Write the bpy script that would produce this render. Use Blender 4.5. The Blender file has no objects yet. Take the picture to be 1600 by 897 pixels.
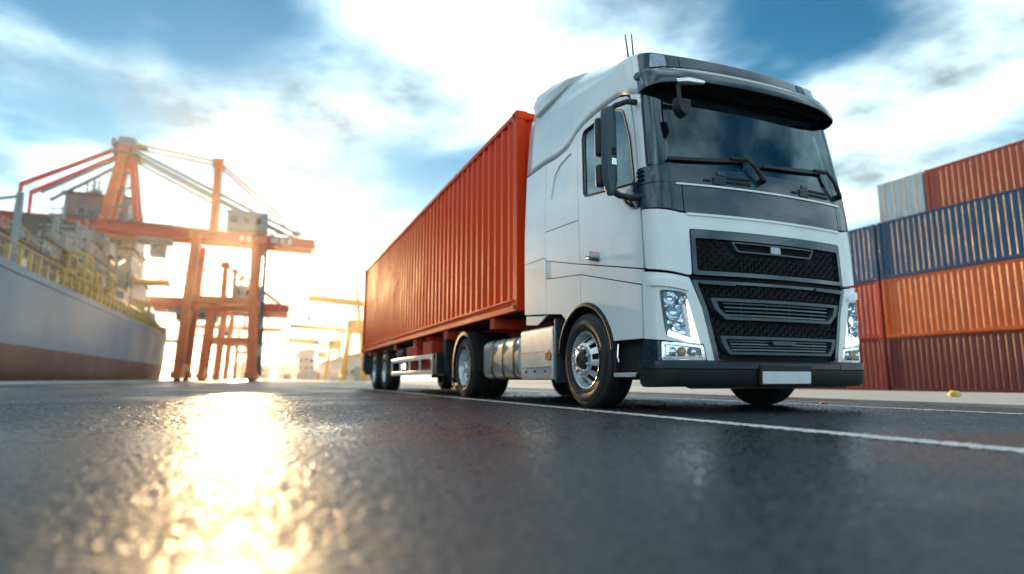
import bpy, bmesh, math, random
from mathutils import Vector, Matrix, Euler
from mathutils.geometry import tessellate_polygon
R = math.radians
SC_ = bpy.context.scene
COL = SC_.collection

# ------------------------------------------------------------------ camera
PITCH, YAW = 8.6487, -22.1925
cam_d = bpy.data.cameras.new('camera')
cam = bpy.data.objects.new('camera', cam_d); COL.objects.link(cam)
cam.location = (0, 0, 0.29)
cam.rotation_euler = (R(90 + PITCH), 0, R(YAW))
cam_d.sensor_width = 36.0
cam_d.lens = 950.0 / 1600.0 * 36.0
cam_d.clip_start = 0.02; cam_d.clip_end = 6000
cam_d.dof.use_dof = True
cam_d.dof.focus_distance = 5.5
cam_d.dof.aperture_fstop = 0.70
cam_d.dof.aperture_blades = 0
SC_.camera = cam

# ------------------------------------------------------------------ sky and sun
SUN_EL, SUN_AZ = 8.7, -1.7          # degrees; azimuth measured from +Y towards +X
sun_dir = Vector((math.sin(R(SUN_AZ)) * math.cos(R(SUN_EL)), math.cos(R(SUN_AZ)) * math.cos(R(SUN_EL)), math.sin(R(SUN_EL))))
world = bpy.data.worlds.new('World'); SC_.world = world; world.use_nodes = True
wn, wl = world.node_tree.nodes, world.node_tree.links
wn.clear()

def N(nodes, kind, **kw):
    n = nodes.new(kind)
    for k, v in kw.items():
        if k.startswith('i_'):
            key = k[2:]
            n.inputs[int(key) if key.isdigit() else key.replace('_', ' ')].default_value = v
        else:
            setattr(n, k, v)
    return n

def math_n(nodes, links, op, a, b=None, clamp=False):
    n = nodes.new('ShaderNodeMath'); n.operation = op; n.use_clamp = clamp
    for i, x in enumerate((a, b)):
        if x is None: continue
        if isinstance(x, (int, float)): n.inputs[i].default_value = x
        else: links.new(x, n.inputs[i])
    return n.outputs[0]

def mixrgb(nodes, links, fac, a, b, mode='MIX'):
    n = nodes.new('ShaderNodeMix'); n.data_type = 'RGBA'; n.blend_type = mode
    if isinstance(fac, (int, float)): n.inputs[0].default_value = fac
    else: links.new(fac, n.inputs[0])
    for i, x in ((6, a), (7, b)):
        if isinstance(x, tuple): n.inputs[i].default_value = x if len(x) == 4 else (*x, 1)
        else: links.new(x, n.inputs[i])
    return n.outputs[2]

def build_world():
    sky = N(wn, 'ShaderNodeTexSky', sky_type='NISHITA', sun_disc=False, sun_elevation=R(SUN_EL), sun_rotation=R(SUN_AZ),
            air_density=1.0, dust_density=0.15, ozone_density=4.0)
    tc = N(wn, 'ShaderNodeTexCoord')
    nrm = N(wn, 'ShaderNodeVectorMath', operation='NORMALIZE'); wl.new(tc.outputs['Generated'], nrm.inputs[0])
    sep = N(wn, 'ShaderNodeSeparateXYZ'); wl.new(nrm.outputs[0], sep.inputs[0])
    zc = math_n(wn, wl, 'MAXIMUM', sep.outputs['Z'], 0.0)
    den = math_n(wn, wl, 'ADD', zc, 0.16)
    px = math_n(wn, wl, 'DIVIDE', sep.outputs['X'], den)
    py = math_n(wn, wl, 'DIVIDE', sep.outputs['Y'], den)
    comb = N(wn, 'ShaderNodeCombineXYZ'); wl.new(px, comb.inputs[0]); wl.new(py, comb.inputs[1])
    add = N(wn, 'ShaderNodeVectorMath', operation='ADD'); wl.new(comb.outputs[0], add.inputs[0]); add.inputs[1].default_value = CLOUD_OFF
    n1 = N(wn, 'ShaderNodeTexNoise', i_Scale=1.55, i_Detail=8.0, i_Roughness=0.5, i_Distortion=0.25); wl.new(add.outputs[0], n1.inputs['Vector'])
    cov = N(wn, 'ShaderNodeMapRange', interpolation_type='SMOOTHSTEP', i_1=0.35, i_2=0.63); wl.new(n1.outputs['Fac'], cov.inputs['Value'])
    n2 = N(wn, 'ShaderNodeTexNoise', i_Scale=2.3, i_Detail=6.0, i_Roughness=0.6); wl.new(add.outputs[0], n2.inputs['Vector'])
    shade = N(wn, 'ShaderNodeMapRange', i_1=0.33, i_2=0.66, i_3=0.20, i_4=1.02); wl.new(n2.outputs['Fac'], shade.inputs['Value'])
    # angle to the sun: bright, warm veil of thin cloud lit from behind
    dot = N(wn, 'ShaderNodeVectorMath', operation='DOT_PRODUCT'); wl.new(nrm.outputs[0], dot.inputs[0]); dot.inputs[1].default_value = sun_dir
    dm = math_n(wn, wl, 'MAXIMUM', dot.outputs['Value'], 0.0)
    wide = math_n(wn, wl, 'POWER', dm, 9.0)
    tight = math_n(wn, wl, 'POWER', dm, 110.0)
    core = math_n(wn, wl, 'POWER', dm, 1400.0)
    # cloud colour
    cl = N(wn, 'ShaderNodeVectorMath', operation='SCALE'); cl.inputs[0].default_value = CLOUD_COL; wl.new(shade.outputs[0], cl.inputs['Scale'])
    # clear sky, kept a deep teal blue
    tint = mixrgb(wn, wl, 1.0, sky.outputs['Color'], SKY_TINT, 'MULTIPLY')
    base = mixrgb(wn, wl, math_n(wn, wl, 'MULTIPLY', cov.outputs[0], 0.88), tint, cl.outputs[0])
    hz = math_n(wn, wl, 'POWER', math_n(wn, wl, 'SUBTRACT', 1.0, zc), 7.0)
    base = mixrgb(wn, wl, math_n(wn, wl, 'MULTIPLY', hz, 0.6), base, HORIZON_COL)
    def glow(c, fac, amt):
        v = N(wn, 'ShaderNodeVectorMath', operation='SCALE'); v.inputs[0].default_value = c
        wl.new(math_n(wn, wl, 'MULTIPLY', fac, amt), v.inputs['Scale']); return v.outputs[0]
    def addv(a, b):
        v = N(wn, 'ShaderNodeVectorMath', operation='ADD'); wl.new(a, v.inputs[0]); wl.new(b, v.inputs[1]); return v.outputs[0]
    out = addv(base, glow((1.0, .98, .93), wide, GLOW[0]))
    out = addv(out, glow((1.0, .60, .20), tight, GLOW[1]))
    out = addv(out, glow((1.0, .74, .36), core, GLOW[2]))
    bg = N(wn, 'ShaderNodeBackground'); wl.new(out, bg.inputs['Color']); bg.inputs['Strength'].default_value = SKY_STRENGTH
    o = N(wn, 'ShaderNodeOutputWorld'); wl.new(bg.outputs[0], o.inputs[0])

SKY_STRENGTH = 0.12
SKY_TINT = (0.038, 0.220, 0.215)
CLOUD_COL = (2.7, 3.45, 3.65)
HORIZON_COL = (2.0, 2.3, 2.4)
CLOUD_OFF = (21.3, 2.9, 0.0)
GLOW = (0.1, 0.9, 12.0)
build_world()

sun_l = bpy.data.lights.new('sun', 'SUN'); sun_l.energy = 2.0; sun_l.angle = R(0.55); sun_l.color = (1.0, 0.64, 0.30)
sun = bpy.data.objects.new('sun', sun_l); COL.objects.link(sun)
sun.rotation_euler = (-sun_dir).to_track_quat('-Z', 'Y').to_euler()

SC_.view_settings.view_transform = 'Standard'
SC_.view_settings.look = 'None'
SC_.view_settings.gamma = 1.0
SC_.view_settings.exposure = 2.68
SC_.view_settings.use_curve_mapping = False
SC_.render.engine = 'CYCLES'
SC_.cycles.use_denoising = True
SC_.cycles.max_bounces = 7; SC_.cycles.transparent_max_bounces = 12
SC_.cycles.caustics_reflective = False; SC_.cycles.caustics_refractive = False
SC_.cycles.sample_clamp_indirect = 6.0

# ------------------------------------------------------------------ helpers
def tag(o, label=None, cat=None, group=None, kind=None):
    if label: o['label'] = label
    if cat: o['category'] = cat
    if group: o['group'] = group
    if kind: o['kind'] = kind
    return o

def wmat(o):
    m = o.matrix_basis
    if o.parent: return wmat(o.parent) @ o.matrix_parent_inverse @ m
    return m

def link(o, parent=None, world=True):
    COL.objects.link(o)
    if parent:
        o.parent = parent
        if world: o.matrix_parent_inverse = wmat(parent).inverted()
    return o

def empty(name, loc, rz=0.0):
    o = bpy.data.objects.new(name, None); COL.objects.link(o)
    o.empty_display_size = .2
    o.location = loc; o.rotation_euler = (0, 0, rz)
    return o

class MB:
    """collects shapes, links them as one mesh object"""
    def __init__(s): s.bm = bmesh.new()
    def verts(s, pts): return [s.bm.verts.new(p) for p in pts]
    def face(s, vs):
        try: return s.bm.faces.new(vs)
        except ValueError: return None
    def box(s, a, b, rot=None, pivot=None):
        x0, y0, z0 = (min(a[i], b[i]) for i in range(3)); x1, y1, z1 = (max(a[i], b[i]) for i in range(3))
        p = [Vector(q) for q in ((x0,y0,z0),(x1,y0,z0),(x1,y1,z0),(x0,y1,z0),(x0,y0,z1),(x1,y0,z1),(x1,y1,z1),(x0,y1,z1))]
        if rot is not None:
            c = Vector(pivot) if pivot else (p[0] + p[6]) / 2
            p = [c + rot @ (q - c) for q in p]
        v = s.verts(p)
        for f in ((0,3,2,1),(4,5,6,7),(0,1,5,4),(1,2,6,5),(2,3,7,6),(3,0,4,7)): s.face([v[i] for i in f])
        return s
    def bar(s, p, q, w, h=None, up=(0,0,1)):
        """square bar from p to q"""
        h = h or w; p, q = Vector(p), Vector(q); d = (q - p).normalized(); u = Vector(up)
        if abs(d.dot(u)) > .98: u = Vector((0,1,0))
        x = d.cross(u).normalized() * w / 2; y = x.cross(d).normalized() * h / 2
        v = s.verts([p-x-y, p+x-y, p+x+y, p-x+y, q-x-y, q+x-y, q+x+y, q-x+y])
        for f in ((0,3,2,1),(4,5,6,7),(0,1,5,4),(1,2,6,5),(2,3,7,6),(3,0,4,7)): s.face([v[i] for i in f])
        return s
    def tube(s, pts, r, n=8, caps=True, closed=False):
        pts = [Vector(p) for p in pts]; rings = []
        rr = r if isinstance(r, (list, tuple)) else [r] * len(pts)
        prev = None
        for i, p in enumerate(pts):
            a = pts[i-1] if i else (pts[-1] if closed else p); b = pts[(i+1) % len(pts)] if (i < len(pts)-1 or closed) else p
            d = (b - a).normalized()
            if prev is None:
                u = Vector((0,0,1)) if abs(d.z) < .9 else Vector((1,0,0))
            else: u = prev
            x = d.cross(u).normalized(); y = x.cross(d).normalized(); prev = y
            rings.append(s.verts([p + (x * math.cos(2*math.pi*k/n) + y * math.sin(2*math.pi*k/n)) * rr[i] for k in range(n)]))
        m = len(rings)
        for i in range(m if closed else m - 1):
            A, B = rings[i], rings[(i+1) % m]
            for k in range(n): s.face([A[k], A[(k+1) % n], B[(k+1) % n], B[k]])
        if caps and not closed:
            s.face(list(reversed(rings[0]))); s.face(rings[-1])
        return s
    def lathe(s, prof, c, axis='X', n=40, a0=0.0, a1=2*math.pi, cap=False):
        """prof: (axial, radius)"""
        c = Vector(c); full = abs(a1 - a0 - 2*math.pi) < 1e-6; rings = []
        m = n if full else n + 1
        for k in range(m):
            a = a0 + (a1 - a0) * k / n; ca, sa = math.cos(a), math.sin(a); ring = []
            for ax, r in prof:
                if axis == 'X': o = Vector((ax, r*ca, r*sa))
                elif axis == 'Y': o = Vector((r*ca, ax, r*sa))
                else: o = Vector((r*ca, r*sa, ax))
                ring.append(s.bm.verts.new(c + o))
            rings.append(ring)
        for k in range(m if full else m - 1):
            A, B = rings[k], rings[(k+1) % m]
            for j in range(len(prof)-1): s.face([A[j], B[j], B[j+1], A[j+1]])
        return s
    def prism(s, poly, axis, a, b):
        """poly of 2D points extruded along axis from a to b; X:(y,z) Y:(x,z) Z:(x,y)"""
        f = {'X': lambda p, t: (t, p[0], p[1]), 'Y': lambda p, t: (p[0], t, p[1]), 'Z': lambda p, t: (p[0], p[1], t)}[axis]
        A = s.verts([f(p, a) for p in poly]); B = s.verts([f(p, b) for p in poly]); n = len(poly)
        s.face(list(reversed(A))); s.face(B)
        for i in range(n): s.face([A[i], A[(i+1) % n], B[(i+1) % n], B[i]])
        return s
    def build(s, name, m, parent=None, smooth=0, bevel=0, world=True, seg=2, fix=True):
        if fix: bmesh.ops.recalc_face_normals(s.bm, faces=s.bm.faces)
        me = bpy.data.meshes.new(name); s.bm.to_mesh(me); s.bm.free()
        if m: me.materials.append(m)
        if smooth:
            for p in me.polygons: p.use_smooth = True
            me.set_sharp_from_angle(angle=R(smooth))
        o = bpy.data.objects.new(name, me); link(o, parent, world)
        if bevel:
            b = o.modifiers.new('bevel', 'BEVEL'); b.width = bevel; b.segments = seg; b.limit_method = 'ANGLE'; b.angle_limit = R(35)
            b.harden_normals = False
            if not smooth:
                for p in me.polygons: p.use_smooth = True
                me.set_sharp_from_angle(angle=R(30))
        return o

def copy_tree(o, parent=None):
    c = o.copy(); COL.objects.link(c); c.parent = parent
    for ch in list(o.children): copy_tree(ch, c)
    return c

# ------------------------------------------------------------------ materials
MATS = {}
def mat(name, col, rough=.5, metal=0.0, coat=0.0, var=.08, vscale=3.0, rvar=.08, bump=0.0, bscale=60.0, dirt=None, spec=.5, coat_rough=.05, streak=1.0):
    if name in MATS: return MATS[name]
    m = bpy.data.materials.new(name); m.use_nodes = True; n, l = m.node_tree.nodes, m.node_tree.links
    b = n['Principled BSDF']
    tc = N(n, 'ShaderNodeTexCoord')
    ns = N(n, 'ShaderNodeTexNoise', i_Scale=vscale, i_Detail=6.0, i_Roughness=.6); l.new(tc.outputs['Object'], ns.inputs['Vector'])
    mr = N(n, 'ShaderNodeMapRange', i_1=.3, i_2=.7, i_3=1-var, i_4=1+var); l.new(ns.outputs['Fac'], mr.inputs['Value'])
    c = mixrgb(n, l, 1.0, (*col, 1), (1,1,1,1), 'MULTIPLY')
    sc = N(n, 'ShaderNodeVectorMath', operation='SCALE'); sc.inputs[0].default_value = col; l.new(mr.outputs[0], sc.inputs['Scale'])
    cout = sc.outputs[0]
    if dirt:
        dcol, amt, dscale = dirt
        nd = N(n, 'ShaderNodeTexNoise', i_Scale=dscale, i_Detail=8.0, i_Roughness=.7); mp = N(n, 'ShaderNodeMapping'); mp.inputs['Scale'].default_value = (1, 1, streak); l.new(tc.outputs['Object'], mp.inputs['Vector']); l.new(mp.outputs[0], nd.inputs['Vector'])
        dm = N(n, 'ShaderNodeMapRange', i_1=.48, i_2=.72, i_3=0.0, i_4=amt); l.new(nd.outputs['Fac'], dm.inputs['Value'])
        cout = mixrgb(n, l, dm.outputs[0], cout, (*dcol, 1))
    l.new(cout, b.inputs['Base Color'])
    rr = N(n, 'ShaderNodeMapRange', i_1=.3, i_2=.7, i_3=max(.02, rough-rvar), i_4=min(1, rough+rvar)); l.new(ns.outputs['Fac'], rr.inputs['Value'])
    l.new(rr.outputs[0], b.inputs['Roughness'])
    b.inputs['Metallic'].default_value = metal
    b.inputs['Coat Weight'].default_value = coat
    b.inputs['Coat Roughness'].default_value = coat_rough
    b.inputs['Specular IOR Level'].default_value = spec
    if bump:
        nb = N(n, 'ShaderNodeTexNoise', i_Scale=bscale, i_Detail=4.0); l.new(tc.outputs['Object'], nb.inputs['Vector'])
        bp = N(n, 'ShaderNodeBump', i_Strength=bump, i_Distance=.01); l.new(nb.outputs['Fac'], bp.inputs['Height']); l.new(bp.outputs[0], b.inputs['Normal'])
    MATS[name] = m; return m

def glass(name, tint, refl=.9, rough=.015, base=.06):
    m = bpy.data.materials.new(name); m.use_nodes = True; n, l = m.node_tree.nodes, m.node_tree.links
    n.clear()
    t = N(n, 'ShaderNodeBsdfTransparent'); t.inputs[0].default_value = (*tint, 1)
    g = N(n, 'ShaderNodeBsdfGlossy', i_Roughness=rough); g.inputs[0].default_value = (refl*.68, refl*.90, refl, 1)
    fr = N(n, 'ShaderNodeFresnel', i_IOR=1.5)
    tc = N(n, 'ShaderNodeTexCoord'); ns = N(n, 'ShaderNodeTexNoise', i_Scale=1.2, i_Detail=3.0); l.new(tc.outputs['Object'], ns.inputs['Vector'])
    bp = N(n, 'ShaderNodeBump', i_Strength=.05, i_Distance=.02); l.new(ns.outputs['Fac'], bp.inputs['Height']); l.new(bp.outputs[0], g.inputs['Normal'])
    f2 = math_n(n, l, 'ADD', fr.outputs[0], base, clamp=True)
    mx = N(n, 'ShaderNodeMixShader'); l.new(f2, mx.inputs[0]); l.new(t.outputs[0], mx.inputs[1]); l.new(g.outputs[0], mx.inputs[2])
    o = N(n, 'ShaderNodeOutputMaterial'); l.new(mx.outputs[0], o.inputs[0])
    return m

WHITE = mat('white_paint', (.87,.88,.89), .30, coat=.7, var=.008, rvar=.01, dirt=((.55,.55,.53), .22, 2.0), streak=.25)
BLACKG = mat('slate_gloss', (.010,.034,.054), .22, coat=.7, var=.1)
BLACKM = mat('black_plastic', (.012,.013,.014), .55, var=.2, bump=.05, bscale=300)
SLATE = mat('slate_plastic', (.035,.068,.088), .38, var=.1)
VOID = mat('dark_cavity', (.006,.006,.007), .8)
RUBBER = mat('tyre_rubber', (.018,.018,.019), .62, var=.2, vscale=12, dirt=((.06,.055,.05), .35, 5), bump=.08, bscale=90)
ALU = mat('brushed_aluminium', (.66,.68,.70), .42, metal=.55, var=.08, vscale=6, dirt=((.25,.24,.22), .4, 9))
STEELD = mat('dark_steel', (.05,.052,.055), .5, metal=.6, var=.2, dirt=((.08,.06,.05), .4, 7))
CHROME = mat('chrome', (.82,.83,.84), .10, metal=1.0, var=.03, rvar=.04)
LAMPG = glass('lamp_lens', (.97,.98,1.0), base=.03)
WGLASS = glass('windscreen_glass', (.42,.68,.82), base=.08)
SGLASS = glass('side_glass', (.74,.84,.87), base=.10)
# ------------------------------------------------------------------ ground
def N_sep(n, l, c):
    s = n.new('ShaderNodeSeparateColor'); l.new(c, s.inputs[0]); return s.outputs[1]
def asphalt_mat():
    m = bpy.data.materials.new('wet_asphalt'); m.use_nodes = True; n, l = m.node_tree.nodes, m.node_tree.links
    b = n['Principled BSDF']; tc = N(n, 'ShaderNodeTexCoord')
    P = tc.outputs['Object']
    vor = N(n, 'ShaderNodeTexVoronoi', i_Scale=62.0, feature='F1'); l.new(P, vor.inputs['Vector'])
    vor2 = N(n, 'ShaderNodeTexVoronoi', i_Scale=150.0, feature='F1'); l.new(P, vor2.inputs['Vector'])
    big = N(n, 'ShaderNodeTexNoise', i_Scale=.35, i_Detail=7.0, i_Roughness=.62); l.new(P, big.inputs['Vector'])
    mid = N(n, 'ShaderNodeTexNoise', i_Scale=2.4, i_Detail=6.0, i_Roughness=.6); l.new(P, mid.inputs['Vector'])
    wet = N(n, 'ShaderNodeMapRange', interpolation_type='SMOOTHSTEP', i_1=.42, i_2=.60); l.new(big.outputs['Fac'], wet.inputs['Value'])
    stone = N(n, 'ShaderNodeMapRange', i_1=0.0, i_2=1.0, i_3=.2, i_4=2.6); l.new(vor.outputs['Color'], stone.inputs['Value'])
    dry = N(n, 'ShaderNodeVectorMath', operation='SCALE'); dry.inputs[0].default_value = (.016,.020,.023); l.new(stone.outputs[0], dry.inputs['Scale'])
    wcol = N(n, 'ShaderNodeVectorMath', operation='SCALE'); wcol.inputs[0].default_value = (.008,.011,.013); l.new(stone.outputs[0], wcol.inputs['Scale'])
    l.new(mixrgb(n, l, wet.outputs[0], dry.outputs[0], wcol.outputs[0]), b.inputs['Base Color'])
    ro = N(n, 'ShaderNodeMapRange', i_1=0, i_2=1, i_3=.50, i_4=.34); l.new(wet.outputs[0], ro.inputs['Value'])
    ro2 = math_n(n, l, 'ADD', ro.outputs[0], math_n(n, l, 'MULTIPLY', math_n(n, l, 'SUBTRACT', mid.outputs['Fac'], .5), .25))
    ro3 = math_n(n, l, 'ADD', ro2, math_n(n, l, 'MULTIPLY', math_n(n, l, 'SUBTRACT', N_sep(n, l, vor.outputs['Color']), .5), .40), clamp=True)
    wa = N(n, 'ShaderNodeAttribute', attribute_name='wet')
    mxr = N(n, 'ShaderNodeMix'); l.new(wa.outputs['Fac'], mxr.inputs[0]); l.new(math_n(n, l, 'MAXIMUM', ro3, .14), mxr.inputs[2]); mxr.inputs[3].default_value = .20
    l.new(mxr.outputs[0], b.inputs['Roughness'])
    b.inputs['Specular IOR Level'].default_value = .42
    h1 = math_n(n, l, 'MULTIPLY', math_n(n, l, 'SUBTRACT', 1.0, vor.outputs['Distance']), 1.0)
    h2 = math_n(n, l, 'MULTIPLY', math_n(n, l, 'SUBTRACT', 1.0, vor2.outputs['Distance']), .35)
    hs = math_n(n, l, 'ADD', h1, h2)
    wa2 = N(n, 'ShaderNodeAttribute', attribute_name='wet'); st = N(n, 'ShaderNodeMapRange', i_1=0, i_2=1, i_3=.45, i_4=.05); l.new(wa2.outputs['Fac'], st.inputs['Value'])
    bp = N(n, 'ShaderNodeBump', i_Distance=.006); l.new(st.outputs[0], bp.inputs['Strength']); l.new(hs, bp.inputs['Height'])
    bp2 = N(n, 'ShaderNodeBump', i_Distance=.02, i_Strength=.12); l.new(mid.outputs['Fac'], bp2.inputs['Height']); l.new(bp.outputs[0], bp2.inputs['Normal'])
    l.new(bp2.outputs[0], b.inputs['Normal'])
    return m
ASPHALT = asphalt_mat()
CONC = mat('pale_concrete', (.36,.37,.36), .6, var=.15, vscale=.8, dirt=((.16,.16,.15), .6, 2.2), bump=.3, bscale=40)
YARD = mat('yard_concrete', (.20,.20,.195), .6, var=.2, vscale=.5, dirt=((.09,.09,.085), .6, 1.3))
PAINT = mat('road_paint', (.72,.72,.70), .45, var=.1, vscale=8, dirt=((.05,.052,.055), .85, 26), bump=.3, bscale=150)
WATER = mat('harbour_water', (.012,.03,.035), .08, var=.1, bump=.6, bscale=.9)

QX = -15.0     # quay edge
def sheet(name, x0, x1, y0, y1, z, m, zf=None, nx=1, ny=1):
    b = MB()
    g = [[b.bm.verts.new((x0+(x1-x0)*i/nx, y0+(y1-y0)*j/ny, z if zf is None else zf(x0+(x1-x0)*i/nx))) for j in range(ny+1)] for i in range(nx+1)]
    for i in range(nx):
        for j in range(ny): b.face([g[i][j], g[i+1][j], g[i+1][j+1], g[i][j+1]])
    o = b.build(name, m, fix=False); return tag(o, kind='structure')
# one large sheet of ground; it dips a little towards the container yard
def gz(x): return -.03 if x < 16 else (-.03 - .27*min(1, (x-16)/7))
b = MB()
xs = [QX, 16, 23, 60, 1800]; ys = [-60, 60, 300, 1800]
g = [[b.bm.verts.new((x, y, gz(x))) for y in ys] for x in xs]
for i in range(len(xs)-1):
    for j in range(len(ys)-1): b.face([g[i][j], g[i+1][j], g[i+1][j+1], g[i][j+1]])
tag(b.build('ground', YARD, fix=False), kind='structure')
tag(sheet('road', QX+3.2, 7.3, -40, 900, -.008, ASPHALT), kind='structure')
sheet('apron', QX, QX+3.2, -40, 900, 0.02, CONC)
b = MB(); b.box((7.3, -40, -.1), (7.55, 300, .03)).box((7.55, -40, -.1), (15.2, 300, .0))
tag(b.build('pavement', CONC, bevel=.012), kind='structure')
b = MB(); b.box((QX-.6, -60, -3), (QX, 1800, .16)); tag(b.build('quay_edge', CONC, bevel=.05), kind='structure')
sheet('water', -1800, QX-.3, -60, 1800, -1.6, WATER)

import numpy as np
def stone_h(x, y, cs, seed):
    """rounded chippings: height of a field of jittered stones of size cs"""
    ix, iy = np.floor(x/cs).astype(np.int64), np.floor(y/cs).astype(np.int64); h = np.zeros_like(x)
    def hsh(a, b, k):
        v = np.sin(a*127.1+b*311.7+k*74.7+seed)*43758.5453; return v-np.floor(v)
    for dx in (-1, 0, 1):
        for dy in (-1, 0, 1):
            cx, cy = ix+dx, iy+dy
            px = (cx+.5+.75*(hsh(cx, cy, 1)-.5))*cs; py = (cy+.5+.75*(hsh(cx, cy, 2)-.5))*cs
            r = cs*(.42+.30*hsh(cx, cy, 3)); amp = .25+.75*hsh(cx, cy, 4)
            d2 = ((x-px)**2+(y-py)**2)/r**2
            h = np.maximum(h, np.sqrt(np.clip(1-d2, 0, 1))*amp)
    return h
def vnoise(x, y, sc, seed):
    """value noise, three octaves, 0..1"""
    out = np.zeros_like(x); tot = 0
    for o in range(3):
        f = sc*2**o; a = .5**o; X, Y = x*f, y*f; ix, iy = np.floor(X), np.floor(Y); fx, fy = X-ix, Y-iy; fx = fx*fx*(3-2*fx); fy = fy*fy*(3-2*fy)
        def hh(p, q):
            v = np.sin(p*127.1+q*311.7+seed+o*17.3)*43758.5453; return v-np.floor(v)
        out += a*((hh(ix,iy)*(1-fx)+hh(ix+1,iy)*fx)*(1-fy)+(hh(ix,iy+1)*(1-fx)+hh(ix+1,iy+1)*fx)*fy); tot += a
    return out/tot
def chippings(name, x0, x1, y0, y1, step, cs, amp, m, z0=-.006, seed=0.0, parent=None, wet=True, edge=1.0):
    nx, ny = int((x1-x0)/step)+1, int((y1-y0)/step)+1
    gx, gy = np.meshgrid(np.linspace(x0, x1, nx), np.linspace(y0, y1, ny), indexing='ij')
    rg = np.random.default_rng(int(seed)+3)
    gx2 = gx+rg.uniform(-.2, .2, gx.shape)*step; gy2 = gy+rg.uniform(-.2, .2, gy.shape)*step
    wave = .0025*np.sin(gx*1.7+gy*.9)+.002*np.sin(gx*.6-gy*2.3)
    sh = stone_h(gx2, gy2, cs, seed)
    lvl = np.clip((vnoise(gx2, gy2, .55, 2.0)-.40)/.34, 0, 1)*.42 if wet else np.zeros_like(sh)      # rain water standing between the stones
    wetm = np.clip((lvl-sh)/.06, 0, 1)
    fade = edge+(1-edge)*np.clip((gy2-y0)/.9, 0, 1)
    z = z0+amp*fade*np.maximum(sh, lvl)
    co = np.stack([gx2, gy2, z], -1).reshape(-1, 3).astype(np.float32)
    i = (np.arange(nx-1)[:, None]*ny+np.arange(ny-1)[None, :]).reshape(-1)
    q = np.stack([i, i+ny, i+ny+1, i+1], -1).astype(np.int32)
    me = bpy.data.meshes.new(name); me.vertices.add(len(co)); me.vertices.foreach_set('co', co.ravel())
    me.loops.add(q.size); me.loops.foreach_set('vertex_index', q.ravel()); me.polygons.add(len(q))
    me.polygons.foreach_set('loop_start', np.arange(0, q.size, 4, dtype=np.int32)); me.polygons.foreach_set('use_smooth', np.ones(len(q), bool))
    me.update(calc_edges=True); me.materials.append(m)
    at = me.attributes.new('wet', 'FLOAT', 'POINT'); at.data.foreach_set('value', wetm.astype(np.float32).ravel())
    o = bpy.data.objects.new(name, me); link(o, parent); return tag(o, kind='stuff')
road_o = bpy.data.objects['road']
chippings('chippings', -1.6, 6.9, .35, 3.6, .0075, .019, .0050, ASPHALT, z0=-.0045, parent=road_o)
chippings('chippings', -3.4, 7.2, 3.6, 9.5, .0130, .032, .0100, ASPHALT, z0=-.0045, seed=9.0, parent=road_o, edge=.5)
chippings('chippings', -6.0, 7.2, 9.5, 25.0, .0310, .070, .0140, ASPHALT, z0=-.0045, seed=5.0, parent=road_o, edge=.65)
for x, w in ((2.91, .15), (5.95, .13)):
    o = chippings('lane_line', x-w/2, x+w/2, .3, 11.5, .012, .022, .0050, PAINT, z0=.0008, seed=4.0, wet=False); tag(o, kind='structure')
    sheet('lane_line', x-w/2, x+w/2, 11.5, 260, .010, PAINT)
    sheet('lane_line', x-w/2, x+w/2, -12, .3, .002, PAINT)
# ------------------------------------------------------------------ cab surface  S(s, t): s runs round the plan, t up the body
X0, Y0, CW, LEN, ZO = 3.10, 4.19, 2.50, 2.97, -.04
def _plan():
    pts = []; hw = CW/2; r = .24; bul = .08; n = 24
    for i in range(n+1):
        d = (hw-r)*i/n; pts.append((d, bul*(d/(hw-r))**2))
    for i in range(1, 17):
        a = math.pi/2*i/16
        pts.append((hw-r+r*math.sin(a)**.85, bul+.30*(1-math.cos(a)**.95 if i < 16 else 1)))
    pts.append((hw, LEN)); s = [0]
    for a, b in zip(pts, pts[1:]): s.append(s[-1]+math.dist(a, b))
    return pts, s
PL, PS = _plan(); SCN = PS[-2]; SEND = PS[-1]
def interp(tab, z):
    if z <= tab[0][0]: return tab[0][1]
    for (a, b), (c, d) in zip(tab, tab[1:]):
        if z <= c: return b+(d-b)*(z-a)/(c-a)
    return tab[-1][1]
def smooth_tab(tab, n=60, k=5):
    z0, z1 = tab[0][0], tab[-1][0]
    zs = [z0+(z1-z0)*i/n for i in range(n+1)]; vs = [interp(tab, z) for z in zs]
    for _ in range(k): vs = [vs[0]]+[(vs[i-1]+2*vs[i]+vs[i+1])/4 for i in range(1, n)]+[vs[-1]]
    return list(zip(zs, vs))
VF = smooth_tab([(.2,.03),(.5,0),(1.0,0),(1.5,.01),(1.9,.03),(2.2,.06),(2.6,.12),(3.0,.19),(3.35,.26),(3.5,.31)])
TI = smooth_tab([(.2,0),(2.0,0),(2.3,.006),(3.0,.03),(3.35,.05),(3.5,.065)])
RISE = smooth_tab([(0,.035),(.3,.05),(.6,.12),(1.0,.24),(1.5,.42),(2.1,.55),(3.0,.58)], k=12)
ZR = 3.46
def plan(a):
    a = abs(a)
    for k in range(len(PS)-1):
        if a <= PS[k+1] or k == len(PS)-2:
            t = (a-PS[k])/(PS[k+1]-PS[k]); return PL[k][0]+(PL[k+1][0]-PL[k][0])*t, PL[k][1]+(PL[k+1][1]-PL[k][1])*t
def S(s, t):
    d, v = plan(s); z = min(t, ZR); vf = interp(VF, z); ti = interp(TI, z)
    vv = v+vf*(1-v/LEN); dd = d*(1-ti)
    if t > ZR:
        th = min(1, t-ZR)*math.pi/2; c = 1-math.cos(th); fw = max(0, 1-v/1.2)
        z = ZR+interp(RISE, vv)*math.sin(th); dd = dd*(1-.22*c); vv = vv+.45*fw*c
    return Vector((X0+CW/2+(dd if s > 0 else -dd), Y0+vv, z+ZO))
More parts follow.
